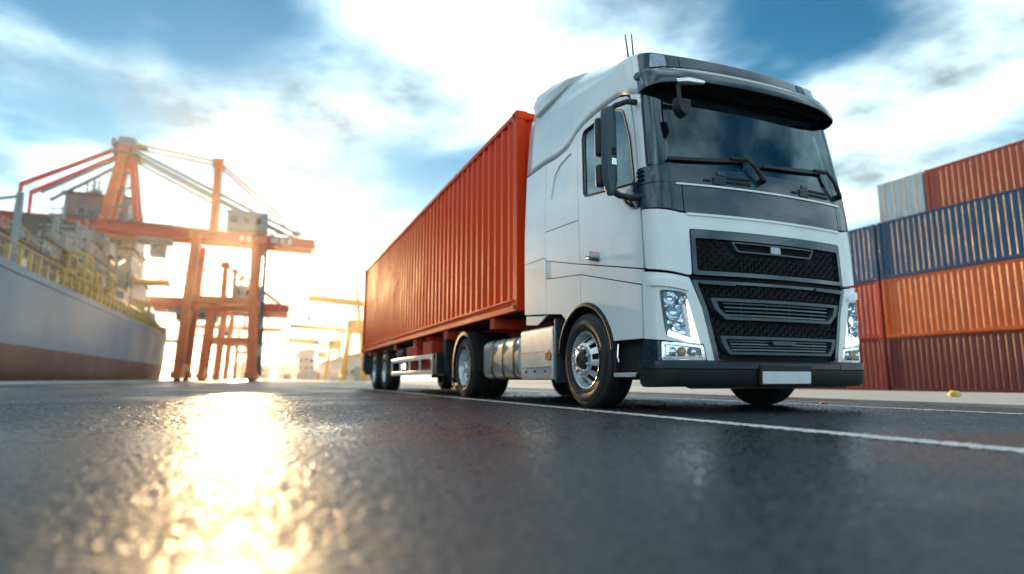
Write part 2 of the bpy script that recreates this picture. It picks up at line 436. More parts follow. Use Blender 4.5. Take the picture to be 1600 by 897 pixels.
def SN(s, t, e=.012):
    a = S(s+e, t)-S(s-e, t); b = S(s, t+e)-S(s, t-e)
    n = a.cross(b); n.normalize(); return n
def SO(s, t, off): return S(s, t)+SN(s, t)*off

def rnd(poly, r, n=4):
    """round the corners of a polygon"""
    out = []; m = len(poly)
    for i in range(m):
        p, a, b = Vector(poly[i]), Vector(poly[i-1]), Vector(poly[(i+1) % m])
        u, w = (a-p), (b-p); k = min(r, u.length*.45, w.length*.45)
        A, B = p+u.normalized()*k, p+w.normalized()*k
        for j in range(n+1):
            q = j/n; out.append(tuple(A*(1-q)**2+p*2*q*(1-q)+B*q*q))
    return out
def mir(poly): return [(-s, t) for s, t in reversed(poly)]

def panel(name, poly, m, parent, thick=.03, off=0.0, holes=(), ds=.07, dt=.09, rim=0.0, sharp=35):
    """a sheet that follows the cab surface inside the outline poly (s, t)"""
    def ccw(q):
        a = sum(q[i-1][0]*q[i][1]-q[i][0]*q[i-1][1] for i in range(len(q)))
        return list(q) if a > 0 else list(reversed(q))
    outer = ccw(poly); hs = [list(reversed(ccw(h))) for h in holes]
    loops = [[Vector((s, t, 0)) for s, t in q] for q in [outer]+hs]
    flat = [v for q in loops for v in q]
    bm = bmesh.new(); vs = [bm.verts.new(v) for v in flat]
    for tri in tessellate_polygon(loops):
        try: bm.faces.new([vs[i] for i in tri])
        except ValueError: pass
    s0, s1 = min(v.x for v in flat), max(v.x for v in flat); t0, t1 = min(v.y for v in flat), max(v.y for v in flat)
    k = math.floor(s0/ds)+1
    while k*ds < s1:
        x = k*ds
        if abs(x) < SCN+.1:      # the straight side needs few cuts
            bmesh.ops.bisect_plane(bm, geom=bm.verts[:]+bm.edges[:]+bm.faces[:], dist=1e-5, plane_co=(x,0,0), plane_no=(1,0,0))
        k += 1
    k = math.floor(t0/dt)+1
    while k*dt < t1:
        bmesh.ops.bisect_plane(bm, geom=bm.verts[:]+bm.edges[:]+bm.faces[:], dist=1e-5, plane_co=(0,k*dt,0), plane_no=(0,1,0)); k += 1
    bmesh.ops.recalc_face_normals(bm, faces=bm.faces)
    if sum(f.normal.z*f.calc_area() for f in bm.faces) < 0: bmesh.ops.reverse_faces(bm, faces=bm.faces)
    bnd = [e for e in bm.edges if len(e.link_faces) == 1]
    st = {v: (v.co.x, v.co.y) for v in bm.verts}
    back = {}
    for v in list(bm.verts):
        s_, t_ = st[v]; n = SN(s_, t_); p = S(s_, t_)
        back[v] = p+n*(off-thick); v.co = p+n*off
    bv = {}
    for e in bnd:
        f = e.link_faces[0]
        for v in e.verts:
            if v not in bv: bv[v] = bm.verts.new(back[v])
        for lp in f.loops:
            if lp.edge == e:
                a, c = lp.vert, lp.link_loop_next.vert
                try: bm.faces.new([c, a, bv[a], bv[c]])
                except ValueError: pass
                break
    me = bpy.data.meshes.new(name); bm.to_mesh(me); bm.free(); me.materials.append(m)
    for p in me.polygons: p.use_smooth = True
    me.set_sharp_from_angle(angle=R(sharp))
    o = bpy.data.objects.new(name, me); link(o, parent); return o

def both(name, poly, m, parent, **kw):
    a = panel(name, poly, m, parent, **kw)
    kw = dict(kw)
    if 'holes' in kw: kw['holes'] = [mir(h) for h in kw['holes']]
    return a, panel(name, mir(poly), m, parent, **kw)

def sweep(name, prof, s0, s1, n, m, parent, fs=None, smooth=40):
    """closed profile of (off, t) swept along s; fs(s) -> list of profile points overrides"""
    b = MB(); rings = []
    for i in range(n+1):
        s = s0+(s1-s0)*i/n; pr = fs(s) if fs else prof
        rings.append(b.verts([SO(s, t, o) for o, t in pr]))
    k = len(rings[0])
    for A, B in zip(rings, rings[1:]):
        for j in range(k): b.face([A[j], B[j], B[(j+1) % k], A[(j+1) % k]])
    b.face(rings[0]); b.face(list(reversed(rings[-1])))
    return b.build(name, m, parent, smooth=smooth)

LEDM = mat('lamp_led_strip', (.9,.93,.95), .25, coat=.5, var=.01)
truck = empty('tractor_truck', (X0+CW/2, Y0+1.41, 0))
tag(truck, 'white tractor unit with black visor and grille pulling the orange container', 'truck')
T = truck
ARC_S, ARC_T, ARC_R = -(SCN+1.41-.38)-.0, .53, .60     # wheel arch centre in side coordinates
ARC_S = -(SCN + (1.41-PL[-2][1]))
def arc(a0, a1, r=ARC_R, n=14): return [(ARC_S-r*math.cos(R(a0+(a1-a0)*i/n)), ARC_T+r*math.sin(R(a0+(a1-a0)*i/n))) for i in range(n+1)]
DF, DR, FR = -1.375, -2.54, -3.40      # door front edge, door rear edge, fairing split
G = .005                               # half panel gap
def dl(s): return 1.31+.245*(DF-s)/(DF-DR)          # lower door line
def cr(s): return 1.17+.27*(DF-s)/(DF-DR)           # crease under it
def seam(s):                                         # dark seam between body and high roof
    return interp([(-SEND,3.00),(-3.4,2.99),(-3.0,2.955),(-2.75,2.985),(-2.55,3.08),(-2.3,3.135),(-1.9,3.15),(-1.55,3.12),(-1.42,3.06),(-1.30,3.02)], s)
# door with its window opening
win = rnd([(-1.425,2.13),(-1.445,2.60),(-1.52,2.93),(-1.75,3.035),(-2.36,3.03),(-2.40,2.96),(-2.40,2.275)], .05)
door_poly = [(DF-G,dl(DF)+G),(DF-G,2.3),(DF-.01,2.75),(DF-.03,3.0)]+[(s, seam(s)-.012) for s in (-1.45,-1.6,-1.8,-2.1,-2.35,DR+G)]+[(DR+G,dl(DR)+G)]
for o in both('door', door_poly, WHITE, T, holes=[win]):
    sg = -1 if o.name == 'door' else 1
    hole2 = [(sg*abs(s), t) for s, t in win]
    panel('door_glass', hole2, SGLASS, o, thick=.006, off=-.015)
    rub = MB(); rub.tube([SO(sg*abs(s), t, .002) for s, t in win], .011, 6, closed=True); rub.build('window_seal', BLACKM, o, smooth=40)
    hb = rnd([(-2.33,1.66),(-2.12,1.60),(-2.12,1.50),(-2.33,1.56)], .03)
    hb = [(sg*abs(s), t-.0) for s, t in hb]
    panel('handle_recess', hb, mat('recess_grey', (.35,.37,.38), .4), o, thick=.004, off=.003)
    h = MB(); h.tube([SO(sg*2.34, 1.585, .01), SO(sg*2.32, 1.58, .035), SO(sg*2.15, 1.535, .035), SO(sg*2.13, 1.53, .01)], [.014,.02,.02,.014], 8); h.build('handle', SLATE, o, smooth=50)
# lower side: strip below the door, then the wing down to the sill with the wheel arch cut out
strip_poly = [(DF-.02,dl(DF)-G),(DF-.035,cr(DF)+G),(DR+G,cr(DR)+G),(DR+G,dl(DR)-G)]
both('door_sill_panel', strip_poly, WHITE, T)
wing = [(DF-.04,cr(DF)-G),(-1.42,.69),(ARC_S+.58,.69)]+[p for p in reversed(arc(0,180))if p[0] > DR+G]
wing = [(DF-.04,cr(DF)-G),(-1.425,.69)]+[p for p in arc(164,66)]
lastp = wing[-1]
wing = [p for p in wing if p[0] > DR+.012]+[(DR+G, ARC_T+math.sqrt(max(.01,ARC_R**2-(DR+G-ARC_S)**2))),(DR+G,cr(DR)-G)]
both('front_wing', wing, WHITE, T)
# sleeper side in four slanted fields
def lin(a, b): return lambda s: a+(b-a)*(FR-s)/(FR-DR)
L1, L2, L3 = lin(2.10,2.045), lin(1.745,dl(DR)), lin(1.52,cr(DR))
wb = rnd([(-2.62,2.38),(-2.62,2.78),(-2.70,2.90),(-3.02,2.84),(-3.16,2.74),(-3.27,2.46)], .06)
up = [(DR-G,L1(DR)+G),(DR-G,seam(DR)-.012),(-2.65,seam(-2.65)-.012),(-2.75,seam(-2.75)-.012),(-2.9,seam(-2.9)-.012),(-3.1,seam(-3.1)-.012),(FR+G,seam(FR)-.012),(FR+G,L1(FR)+G)]
both('sleeper_panel', up, WHITE, T, holes=[wb]); both('sleeper_blank_window', wb, WHITE, T, off=-.014)
both('sleeper_panel', [(DR-G,L2(DR)+G),(DR-G,L1(DR)-G),(FR+G,L1(FR)-G),(FR+G,L2(FR)+G)], WHITE, T)
both('sleeper_panel', [(DR-G,L3(DR)+G),(DR-G,L2(DR)-G),(FR+G,L2(FR)-G),(FR+G,L3(FR)+G)], WHITE, T, off=-.004)
low = [(DR-G,L3(DR)-G),(FR+G,L3(FR)-G),(FR+G,1.10)]
a_r = [p for p in arc(24,80) if p[0] < DR-G-.01]
low += [(a_r[0][0]-.05,1.06)]+[p for p in a_r if p[1] > 1.0]+[(DR-G, ARC_T+math.sqrt(ARC_R**2-(DR-G-ARC_S)**2))]
low = [(DR-G,L3(DR)-G),(FR+G,L3(FR)-G),(FR+G,1.10),(ARC_S-.52,1.06),(ARC_S-.40,ARC_T+.447),(ARC_S-.30,ARC_T+.52),(ARC_S-.20,ARC_T+.566),(ARC_S-.10,ARC_T+.592),(DR-G, ARC_T+math.sqrt(ARC_R**2-(DR-G-ARC_S)**2))]
low = [p for i, p in enumerate(low) if not (3 < i < 8 and p[0] > DR-G-.015)]
both('sleeper_panel', low, WHITE, T)
# side deflector behind the sleeper
both('side_deflector', [(FR-G,1.10),(-SEND,1.15),(-SEND,1.80),(FR-G,1.78)], WHITE, T)
both('side_deflector', [(FR-G,1.79),(-SEND,1.81),(-SEND,seam(-SEND)-.012),(FR-G,seam(FR)-.012)], WHITE, T)
# wheel-arch lip
for sg in (-1, 1):
    b = MB(); pr = arc(172,8,ARC_R-.005,28)
    A = []
    for s, t in pr:
        n = Vector((s-ARC_S, t-ARC_T)).normalized()
        s2, t2 = s-n.x*.04, t-n.y*.04
        q = [SO(sg*abs(s), t, .012), SO(sg*abs(s), t, -.10), SO(sg*abs(s2), t2, -.10), SO(sg*abs(s2), t2, .018), SO(sg*abs(s2+n.x*.02), t2+n.y*.02, .022)]
        A.append(b.verts(q))
    for a, c in zip(A, A[1:]):
        for j in range(5): b.face([a[j], c[j], c[(j+1)%5], a[(j+1)%5]])
    b.build('wheel_arch_lip', BLACKM, T, smooth=40)
    # inner arch liner
    b = MB(); A = []
    for s, t in arc(178,2,ARC_R-.02,24):
        p = S(sg*abs(s), t); A.append(b.verts([p+Vector((-sg*.04,0,0)), p+Vector((-sg*.75,0,0))]))
    for a, c in zip(A, A[1:]): b.face([a[0], c[0], c[1], a[1]])
    b.build('wheel_arch_liner', VOID, T)

# roof shell
def roof_shell():
    b = MB(); cols = []
    ss = [-SEND,-3.85,-3.6,-3.4,-3.2,-3.0,-2.85,-2.75,-2.65,-2.55,-2.4,-2.2,-2.0,-1.8,-1.65,-1.55,-1.48,-1.42,-1.37,-1.33,-1.29,-1.255]
    fr = [-1.24,-1.2,-1.15,-1.1,-1.0,-.9,-.8,-.65,-.5,-.35,-.2,0]
    n = 16
    allS = ss+fr; allS = allS+[-x for x in reversed(allS[:-1])]
    for s in allS:
        a = abs(s)
        t0 = seam(-a)+.006 if a > 1.25 else 3.475
        cols.append([b.bm.verts.new(S(s, t0+(4.459-t0)*(i/n)**1.0)) for i in range(n+1)])
    for A, B in zip(cols, cols[1:]):
        for i in range(n): b.face([A[i], B[i], B[i+1], A[i+1]])
    m = len(cols)
    for i in range(m//2):       # close the top strip by strip
        a, c, d, e = cols[i][-1], cols[i+1][-1], cols[m-2-i][-1], cols[m-1-i][-1]
        vs = []
        for v in (a, c, d, e):
            if v not in vs: vs.append(v)
        if len(vs) > 2: b.face(vs)
    o = b.build('roof', WHITE, T, smooth=50, fix=True)
    return o
roof = roof_shell()
so = roof.modifiers.new('solid', 'SOLIDIFY'); so.thickness = .02; so.offset = -1
# pillar between windscreen and door
LEDM.node_tree.nodes['Principled BSDF'].inputs['Emission Color'].default_value = (.9,.96,1,1); LEDM.node_tree.nodes['Principled BSDF'].inputs['Emission Strength'].default_value = .5
both('pillar', [(-1.265,2.255),(-1.365,2.255),(-1.365,2.75),(-1.38,2.98),(-1.40,3.09),(-1.30,3.09),(-1.24,3.09),(-1.245,2.98)], WHITE, T, dt=.05, ds=.03, off=-.003)
for sg in (-1, 1):
    ks = [-SEND,-3.4,-3.0,-2.75,-2.55,-2.3,-1.9,-1.55,-1.42,-1.30]
    q = [(s, seam(s)+.05) for s in ks]+[(s, seam(s)-.05) for s in reversed(ks)]
    panel('roof_seam_backing', [(sg*abs(s), t) for s, t in q], BLACKM, roof, thick=.006, off=-.022)  # dark strip added behind the seam to stop light leaking through
# rear roof spoiler, a separate winged piece on the back of the roof
b = MB(); rings = []
for v, z, hw, th in ((1.60,3.87,1.00,.06),(1.95,3.98,1.11,.16),(2.35,4.04,1.17,.27),(2.76,4.07,1.19,.33)):
    y = Y0+v; xc = X0+CW/2
    pr = [(-hw,z-th-.02),(-hw-.02,z-th*.6),(-hw*.97,z-.05),(-hw*.8,z),(hw*.8,z),(hw*.97,z-.05),(hw+.02,z-th*.6),(hw,z-th-.02)]
    rings.append(b.verts([(xc+p[0], y, p[1]) for p in pr]))
for A, B in zip(rings, rings[1:]):
    for j in range(7): b.face([A[j], B[j], B[j+1], A[j+1]])
    b.face([A[7], B[7], B[0], A[0]])
b.face(rings[0]); b.face(rings[-1])
b.build('roof_spoiler', WHITE, roof, smooth=35, bevel=.01)

# ---- front, white parts
hood = rnd([(-1.352,1.305),(-.915,1.232),(-.915,1.655),(.915,1.655),(.915,1.232),(1.352,1.305),(1.358,1.855),(.97,1.795),(-.97,1.795),(-1.358,1.855)], .03)
panel('bonnet_panel', hood, WHITE, T)
hl = rnd([(-1.225,1.105),(-.985,1.078),(-.862,.612),(-1.185,.705)], .03)
sur = rnd([(-1.40,1.285),(-.942,1.212),(-.835,.95),(-.728,.475),(-.80,.478),(-.832,.635),(-1.225,.668),(-1.40,.685)], .015)
for o in both('headlight_surround', sur, WHITE, T, holes=[hl], ds=.05, dt=.06):
    sg = -1 if o.name == 'headlight_surround' else 1
    def M(q): return [(sg*abs(s), t) for s, t in q]
    panel('headlight_brow', M(rnd([(-1.345,1.215),(-1.30,1.145),(-1.19,1.132),(-.985,1.095),(-.955,1.09),(-.975,1.15),(-1.10,1.19)], .02)), WHITE, o, thick=.03, off=.022, ds=.04)
# headlight units
LBOWL = mat('lamp_reflector', (.75,.77,.80), .10, metal=1, var=.2, vscale=30)
LDARK = mat('lamp_bezel', (.05,.06,.07), .2, coat=.5)
for sg in (-1, 1):
    def M(q): return [(sg*abs(s), t) for s, t in q]
    o = panel('headlight', M(hl), LDARK, T, thick=.004, off=-.07)
    panel('lens', M(hl), LAMPG, o, thick=.004, off=-.004, ds=.04, dt=.05)
    # L-shaped running light along the inner and lower edge
    panel('running_light', M(rnd([(-.975,1.06),(-.945,1.055),(-.872,.635),(-.905,.625),(-1.165,.70),(-1.165,.745),(-.925,.675)], .01)), LEDM, o, thick=.03, off=-.010, ds=.04, dt=.05)
    b = MB()
    for (s, t, r) in ((-1.135,1.025,.052),(-1.105,.905,.065),(-1.06,.80,.055),(-1.015,1.01,.035)):
        c = SO(sg*abs(s), t, -.055); n = SN(sg*abs(s), t)
        q = n.to_track_quat('Z', 'Y').to_matrix()
        prof = [(.0, .25*r), (.004, .5*r), (.02, .8*r), (.04, r), (.045, 1.08*r), (.03, 1.1*r), (0, 1.1*r)]
        k = 20; rings = []
        for i in range(k):
            a = 2*math.pi*i/k
            rings.append(b.verts([c+q @ Vector((rr*math.cos(a), rr*math.sin(a), zz)) for zz, rr in prof]))
        for i in range(k):
            A, B = rings[i], rings[(i+1) % k]
            for j in range(len(prof)-1): b.face([A[j], B[j], B[j+1], A[j+1]])
        b.face([r_[0] for r_ in rings])
    b.build('reflector', LBOWL, o, smooth=40)
    b = MB()
    for i in range(5):
        t = 1.05-.075*i; b.bar(SO(sg*(1.20-.01*i), t, -.05), SO(sg*(1.04-.015*i), t-.02, -.05), .012, .03)
    b.build('lamp_fin', LBOWL, o)
    # fog lamp
    fg = rnd([(-1.222,.655),(-.838,.622),(-.812,.492),(-1.222,.492)], .02)
    fh = rnd([(-1.20,.63),(-.865,.60),(-.845,.515),(-1.20,.515)], .02)
    o = panel('fog_lamp', M(fg), CHROME, T, holes=[M(fh)], thick=.04, off=-.004, ds=.05, dt=.05)
    panel('lamp_back', M(fh), LBOWL, o, thick=.004, off=-.05)
    panel('lens', M(fh), LAMPG, o, thick=.004, off=-.014)
    for k, (s, col) in enumerate(((-1.12,(.85,.86,.88)),(-1.02,(.75,.35,.04)),(-.92,(.85,.86,.88)))):
        b = MB(); c = SO(sg*abs(s), .565, -.03); b.lathe([(-.02,.0),(-.018,.02),(.0,.038),(.004,.04),(.006,.034)], c, 'Y', 16)
        b.build('bulb_cup', mat('bulb_cup_%d' % (k % 2), col, .12, metal=.8 if k != 1 else .2), o, smooth=40)
    # dark lower corner with towing eye
    o = panel('bumper_corner', M(rnd([(-1.425,.678),(-1.232,.66),(-1.232,.492),(-1.425,.492)], .012)), BLACKG, T, off=-.002)
    b = MB(); c = SO(sg*1.335, .575, .0); n = SN(sg*1.335, .575)
    q = n.to_track_quat('Z', 'Y').to_matrix(); k = 18
    A = b.verts([c+q @ Vector((.028*math.cos(2*math.pi*i/k), .028*math.sin(2*math.pi*i/k), .003)) for i in range(k)])
    B_ = b.verts([c+q @ Vector((.020*math.cos(2*math.pi*i/k), .020*math.sin(2*math.pi*i/k), -.0015)) for i in range(k)])
    for i in range(k): b.face([A[i], A[(i+1)%k], B_[(i+1)%k], B_[i]])
    b.face(B_); b.build('towing_eye_cap', VOID, o)

# ---- front, dark parts
for lo, hi in ((1.868,2.082),(2.092,2.25)):
    both('corner_trim', rnd([(-1.37,lo),(-.955,lo-.058 if lo < 2 else lo-.01),(-.955,hi-.012),(-1.0,hi),(-1.37,hi)], .012), BLACKG, T, off=.004)
panel('front_band', rnd([(-.945,1.806),(.945,1.806),(.945,2.055),(-.945,2.055)], .012), BLACKG, T, off=.004)
panel('bright_strip', [(-1.02,2.060),(-1.0,2.078),(1.0,2.078),(1.02,2.060)], WHITE, T, off=.016, thick=.02)
panel('bonnet_edge_highlight', [(-.93,1.778),(-.93,1.800),(.93,1.800),(.93,1.778)], WHITE, T, off=.012, thick=.02)  # raised white strip added as the highlight along the bonnet edge
cowl = panel('wiper_cowl', rnd([(-.95,2.088),(.95,2.088),(1.0,2.255),(-1.0,2.255)], .012), BLACKG, T, off=.0)
for sg in (-1, 1):
    b = MB()
    for k in range(3):
        t = 2.13+.04*k; b.bar(SO(sg*1.30, t, .012), SO(sg*1.375, t, .012), .02, .014)
    b.build('air_slot', VOID, cowl)
# slots and hinge covers on the cowl
for c in (-.62, .42):
    for (a0, a1, t0, t1, m_) in ((0,.13,2.10,2.17,BLACKM),(.15,.42,2.12,2.145,VOID),(.15,.42,2.165,2.185,VOID),(-.10,-.02,2.12,2.14,VOID),(.05,.14,2.19,2.225,SLATE)):
        panel('cowl_slot', rnd([(c+a0,t0),(c+a1,t0),(c+a1,t1),(c+a0,t1)], .006), m_, cowl, thick=.012, off=.010)
ws = rnd([(-1.258,2.256),(1.258,2.256),(1.243,3.10),(-1.243,3.10)], .03)
wso = panel('windscreen', ws, WGLASS, T, thick=.006, off=.0, ds=.05)
b = MB(); b.tube([SO(s, t, .0) for s, t in ws], .014, 6, closed=True); b.build('windscreen_seal', BLACKM, wso, smooth=40)
# upper grille
gi = rnd([(-.862,1.275),(.862,1.275),(.862,1.572),(-.862,1.572)], .02)
gU = panel('upper_grille', rnd([(-.905,1.238),(.905,1.238),(.905,1.648),(-.905,1.648)], .03), BLACKG, T, holes=[gi], thick=.05, off=.006)
panel('grille_back', gi, VOID, gU, thick=.004, off=-.045)
def hexmesh(name, inside, s0, s1, t0, t1, cw, ch, parent, m, off=-.006, depth=.022, wire=.0065):
    """honeycomb lattice laid on the cab surface"""
    b = MB(); r = 0; t = t0
    while t < t1:
        k = 0; s = s0+(cw/2 if r % 2 else 0)
        while s < s1:
            hx = [(s+cw*.5*.96*math.cos(R(60*i)), t+ch*.66*math.sin(R(60*i))) for i in range(6)]
            if all(inside(*p) for p in hx):
                o = []; 
                for f, of in ((1.0,off-depth*.5),(.88,off),(.74,off-depth)):
                    o.append(b.verts([SO(s+(p[0]-s)*f, t+(p[1]-t)*f, of) for p in hx]))
                for A, B in zip(o, o[1:]):
                    for i in range(6): b.face([A[i], A[(i+1)%6], B[(i+1)%6], B[i]])
            s += cw
        t += ch; r += 1
    ob = b.build(name, m, parent, fix=False)
    ob['kind'] = 'stuff'; return ob
GM = mat('grille_gloss', (.11,.12,.13), .25, metal=.4, coat=.4)
def in_slot(s, t): return abs(s) < .52 and 1.445 < t < 1.565
hexmesh('grille_mesh', lambda s, t: abs(s) < .868 and 1.272 < t < 1.578 and not in_slot(s, t), -.87, .88, 1.28, 1.58, .084, .034, gU, GM)
slot_o = rnd([(-.50,1.556),(.50,1.556),(.44,1.462),(-.44,1.462)], .02); slot_i = rnd([(-.475,1.543),(.475,1.543),(.425,1.476),(-.425,1.476)], .015)
sl = panel('grille_slot', slot_o, SLATE, gU, holes=[slot_i], thick=.045, off=.012)
for t in (1.53, 1.508, 1.486):
    b = MB(); b.tube([SO(s, t, -.02) for s in (-.45,-.2,0,.2,.45)], .005, 6); b.build('slat', BLACKM, sl)
panel('badge', rnd([(-.055,1.54),(.055,1.54),(.06,1.478),(-.06,1.478)], .01), mat('badge_grey', (.30,.34,.36), .25, metal=.6), sl, thick=.02, off=.012)
# recess between the two grilles
panel('grille_gap', [(-.93,1.195),(.93,1.195),(.91,1.236),(-.91,1.236)], VOID, T, thick=.004, off=-.05)
# lower grille
def edge(t): return interp([(.44,.715),(.95,.823),(1.22,.925)], t)
lo_out = [(-edge(1.19)-.008,1.19),(-edge(.95)-.008,.95),(-edge(.45)-.008,.452),(edge(.45)+.008,.452),(edge(.95)+.008,.95),(edge(1.19)+.008,1.19)]
lo_in = [(-edge(1.165)+.035,1.165),(-edge(.95)+.035,.95),(-edge(.52)+.045,.50),(-.50,.485),(.50,.485),(edge(.52)-.045,.50),(edge(.95)-.035,.95),(edge(1.165)-.035,1.165)]
gL = panel('lower_grille', rnd(lo_out, .012), BLACKG, T, holes=[rnd(lo_in, .015)], thick=.06, off=.004)
panel('grille_back', [(s*1.02, t) for s, t in lo_in], VOID, gL, thick=.004, off=-.055)
B1 = [(-.765,1.035),(-.725,.935),(-.62,.848),(.62,.848),(.725,.935),(.765,1.035)]
B2 = [(-.685,.705),(-.66,.62),(-.60,.545),(.60,.545),(.66,.62),(.685,.705)]
def in_poly(P, s, t, g=.0):
    c = False; cx = sum(p[0] for p in P)/len(P); cy = sum(p[1] for p in P)/len(P)
    Q = [(cx+(p[0]-cx)*(1+g), cy+(p[1]-cy)*(1+g*3)) for p in P]
    for i in range(len(Q)):
        (x1, y1), (x2, y2) = Q[i-1], Q[i]
        if (y1 > t) != (y2 > t) and s < (x2-x1)*(t-y1)/(y2-y1)+x1: c = not c
    return c
hexmesh('grille_mesh', lambda s, t: abs(s) < edge(t)-.03 and .49 < t < 1.17 and not in_poly(B1, s, t, .03) and not in_poly(B2, s, t, .03), -.95, .95, .50, 1.17, .084, .034, gL, GM)
for P, ns in ((B1, 4), (B2, 4)):
    cx, cy = 0, sum(p[1] for p in P)/6
    hi, lo = P[0][1], P[2][1]
    inner = [(-.705,hi-.028),(-.675,P[1][1]+.005),(-.59,lo+.026),(.59,lo+.026),(.675,P[1][1]+.005),(.705,hi-.028)] if P is B1 else [(-.63,hi-.026),(-.612,P[1][1]+.004),(-.57,lo+.024),(.57,lo+.024),(.612,P[1][1]+.004),(.63,hi-.026)]
    fr = panel('grille_frame', rnd(P, .015), SLATE, gL, holes=[rnd(inner, .015)], thick=.07, off=.028)
    for k in range(ns):
        t = lo+.045+(hi-lo-.085)*k/(ns-1)
        w = .60 if P is B1 else .56
        b = MB(); b.prism([(0,0)]*3, 'Z', 0, 0) if False else None
        ring = []
        for s in (-w-.03*k/ns, -.3, 0, .3, w+.03*k/ns):
            ring.append(b.verts([SO(s, t-.006, -.03), SO(s, t+.010, -.03), SO(s, t+.004, .004), SO(s, t-.008, .004)]))
        for A, B in zip(ring, ring[1:]):
            for j in range(4): b.face([A[j], B[j], B[(j+1)%4], A[(j+1)%4]])
        b.build('slat', SLATE if k % 2 else BLACKG, fr)
    for sx in (-.42, -.14, .14, .42):
        b = MB(); b.bar(SO(sx, lo+.03, -.03), SO(sx, hi-.03, -.03), .012, .02); b.build('rib', BLACKM, fr)
panel('radar_cover', rnd([(-.14,.668),(.14,.668),(.13,.635),(-.13,.635)], .008), SLATE, gL, thick=.03, off=.036)
for sx in (-.66, .66):
    panel('step_tread', rnd([(sx-.19,1.158),(sx+.17,1.150),(sx+.18,1.182),(sx-.18,1.188)], .008), SLATE, gL, thick=.03, off=.02)
# bumper
bp_prof = [(-.06,.50),(.012,.492),(.030,.478),(.032,.425),(.022,.415),(.018,.30),(-.01,.268),(-.06,.262)]
bumper = sweep('bumper', bp_prof, -1.44, 1.44, 64, BLACKM, T)
panel('bumper_top', rnd([(-1.43,.428),(-.725,.425),(-.725,.484),(-1.43,.486)], .01), BLACKG, bumper, thick=.01, off=.036)
panel('bumper_top', rnd([(.725,.425),(1.43,.428),(1.43,.486),(.725,.484)], .01), BLACKG, bumper, thick=.01, off=.036)
panel('bumper_top', rnd([(-.715,.425),(.715,.425),(.715,.470),(-.715,.470)], .01), BLACKG, bumper, thick=.01, off=.036)
panel('air_dam', rnd([(-.95,.245),(.95,.245),(1.0,.29),(-1.0,.29)], .03), BLACKM, T, thick=.03, off=-.05)
panel('plate_holder', rnd([(-.30,.285),(.30,.285),(.30,.455),(-.30,.455)], .015), BLACKM, bumper, thick=.02, off=.050)
panel('number_plate', rnd([(-.28,.300),(.28,.300),(.28,.405),(-.28,.405)], .012), mat('plate_white', (.78,.80,.82), .3, var=.03), bumper, thick=.008, off=.060)
# header above the windscreen, roof lamps, visor
hdr = panel('roof_header', rnd([(-1.245,3.24),(1.245,3.24),(1.245,3.47),(-1.245,3.47)], .03), BLACKG, T, off=.004, ds=.05, dt=.04)
panel('header_inset', rnd([(-.80,3.29),(.80,3.29),(.80,3.45),(-.80,3.45)], .03), BLACKG, hdr, thick=.01, off=.012, ds=.05, dt=.04)
for sg in (-1, 1):
    q = rnd([(sg*1.14,3.275),(sg*.965,3.275),(sg*.965,3.44),(sg*1.12,3.44)], .02)
    o = panel('roof_lamp', q, mat('roof_lamp_clear', (.80,.84,.88), .2, metal=.2, coat=.6, var=.25, vscale=40), hdr, thick=.008, off=.008, ds=.04, dt=.04)
    panel('roof_lamp_lens', q, LAMPG, hdr, thick=.005, off=.016, ds=.04, dt=.04)
    panel('header_cover', rnd([(sg*.93,3.285),(sg*.83,3.285),(sg*.83,3.45),(sg*.93,3.45)], .015), SLATE, hdr, thick=.01, off=.010, ds=.04, dt=.04)
def visor_prof(s):
    k = abs(s)/1.24; e = 1-k**6*.80; dr = -.012*k**3
    return [(.004,3.255),(.06*e,3.252),(.13*e,3.215+dr),(.185*e,3.13+dr),(.20*e,3.06+dr),(.195*e,3.03+dr),(.18*e,3.032+dr),(.165*e,3.07+dr),(.12*e,3.15+dr),(.06*e,3.19),(.004,3.195)]
visor = sweep('sun_visor', None, -1.30, 1.30, 64, BLACKG, T, fs=visor_prof)
b = MB(); b.tube([SO(s, 3.235, .10*(1-(abs(s)/1.24)**6*.8)+.006) for s in [-1.15+.1*i for i in range(24)]], .006, 5); b.build('visor_groove', VOID, visor)
for sg in (-1, 1):
    panel('marker_lamp', rnd([(sg*1.295,3.16),(sg*1.225,3.16),(sg*1.225,3.21),(sg*1.295,3.21)], .012), SLATE, visor, thick=.02, off=.035, ds=.03)
panel('visor_lining', rnd([(-1.22,3.075),(1.22,3.075),(1.22,3.235),(-1.22,3.235)], .03), VOID, T, thick=.004, off=.004)
# ------------------------------------------------------------------ cab fittings
XC = X0+CW/2
# wipers lying on the lower edge of the screen
for (pv, tip, tip2) in (((-.08,2.175),(-.23,2.365),(-1.08,2.30)), ((1.00,2.165),(.86,2.405),(-.04,2.335))):
    b = MB(); b.tube([SO(pv[0], pv[1], .05), SO((pv[0]*.45+tip[0]*.55), (pv[1]*.45+tip[1]*.55), .065), SO(tip[0], tip[1], .05)], [.022,.02,.016], 6)
    b.tube([SO(tip[0], tip[1], .05), SO(tip[0]-.2, tip[1]-.012, .05)], [.016,.012], 6)
    w = b.build('wiper', BLACKM, T, smooth=50)
    b = MB(); n = 10
    for i in range(n):
        q0, q1 = i/n, (i+1)/n
        f = lambda q: SO(tip[0]+(tip2[0]-tip[0])*q, tip[1]+(tip2[1]-tip[1])*q-.01*math.sin(math.pi*q), .03)
        b.bar(f(q0), f(q1), .016, .035-.015*abs(q0-.3))
    b.build('wiper_blade', BLACKM, w)
    b = MB(); b.lathe([(-.03,.03),(.03,.03),(.045,.018),(.046,0)], SO(pv[0], pv[1], .02), 'Y', 14); b.build('wiper_pivot', BLACKM, w, smooth=40)
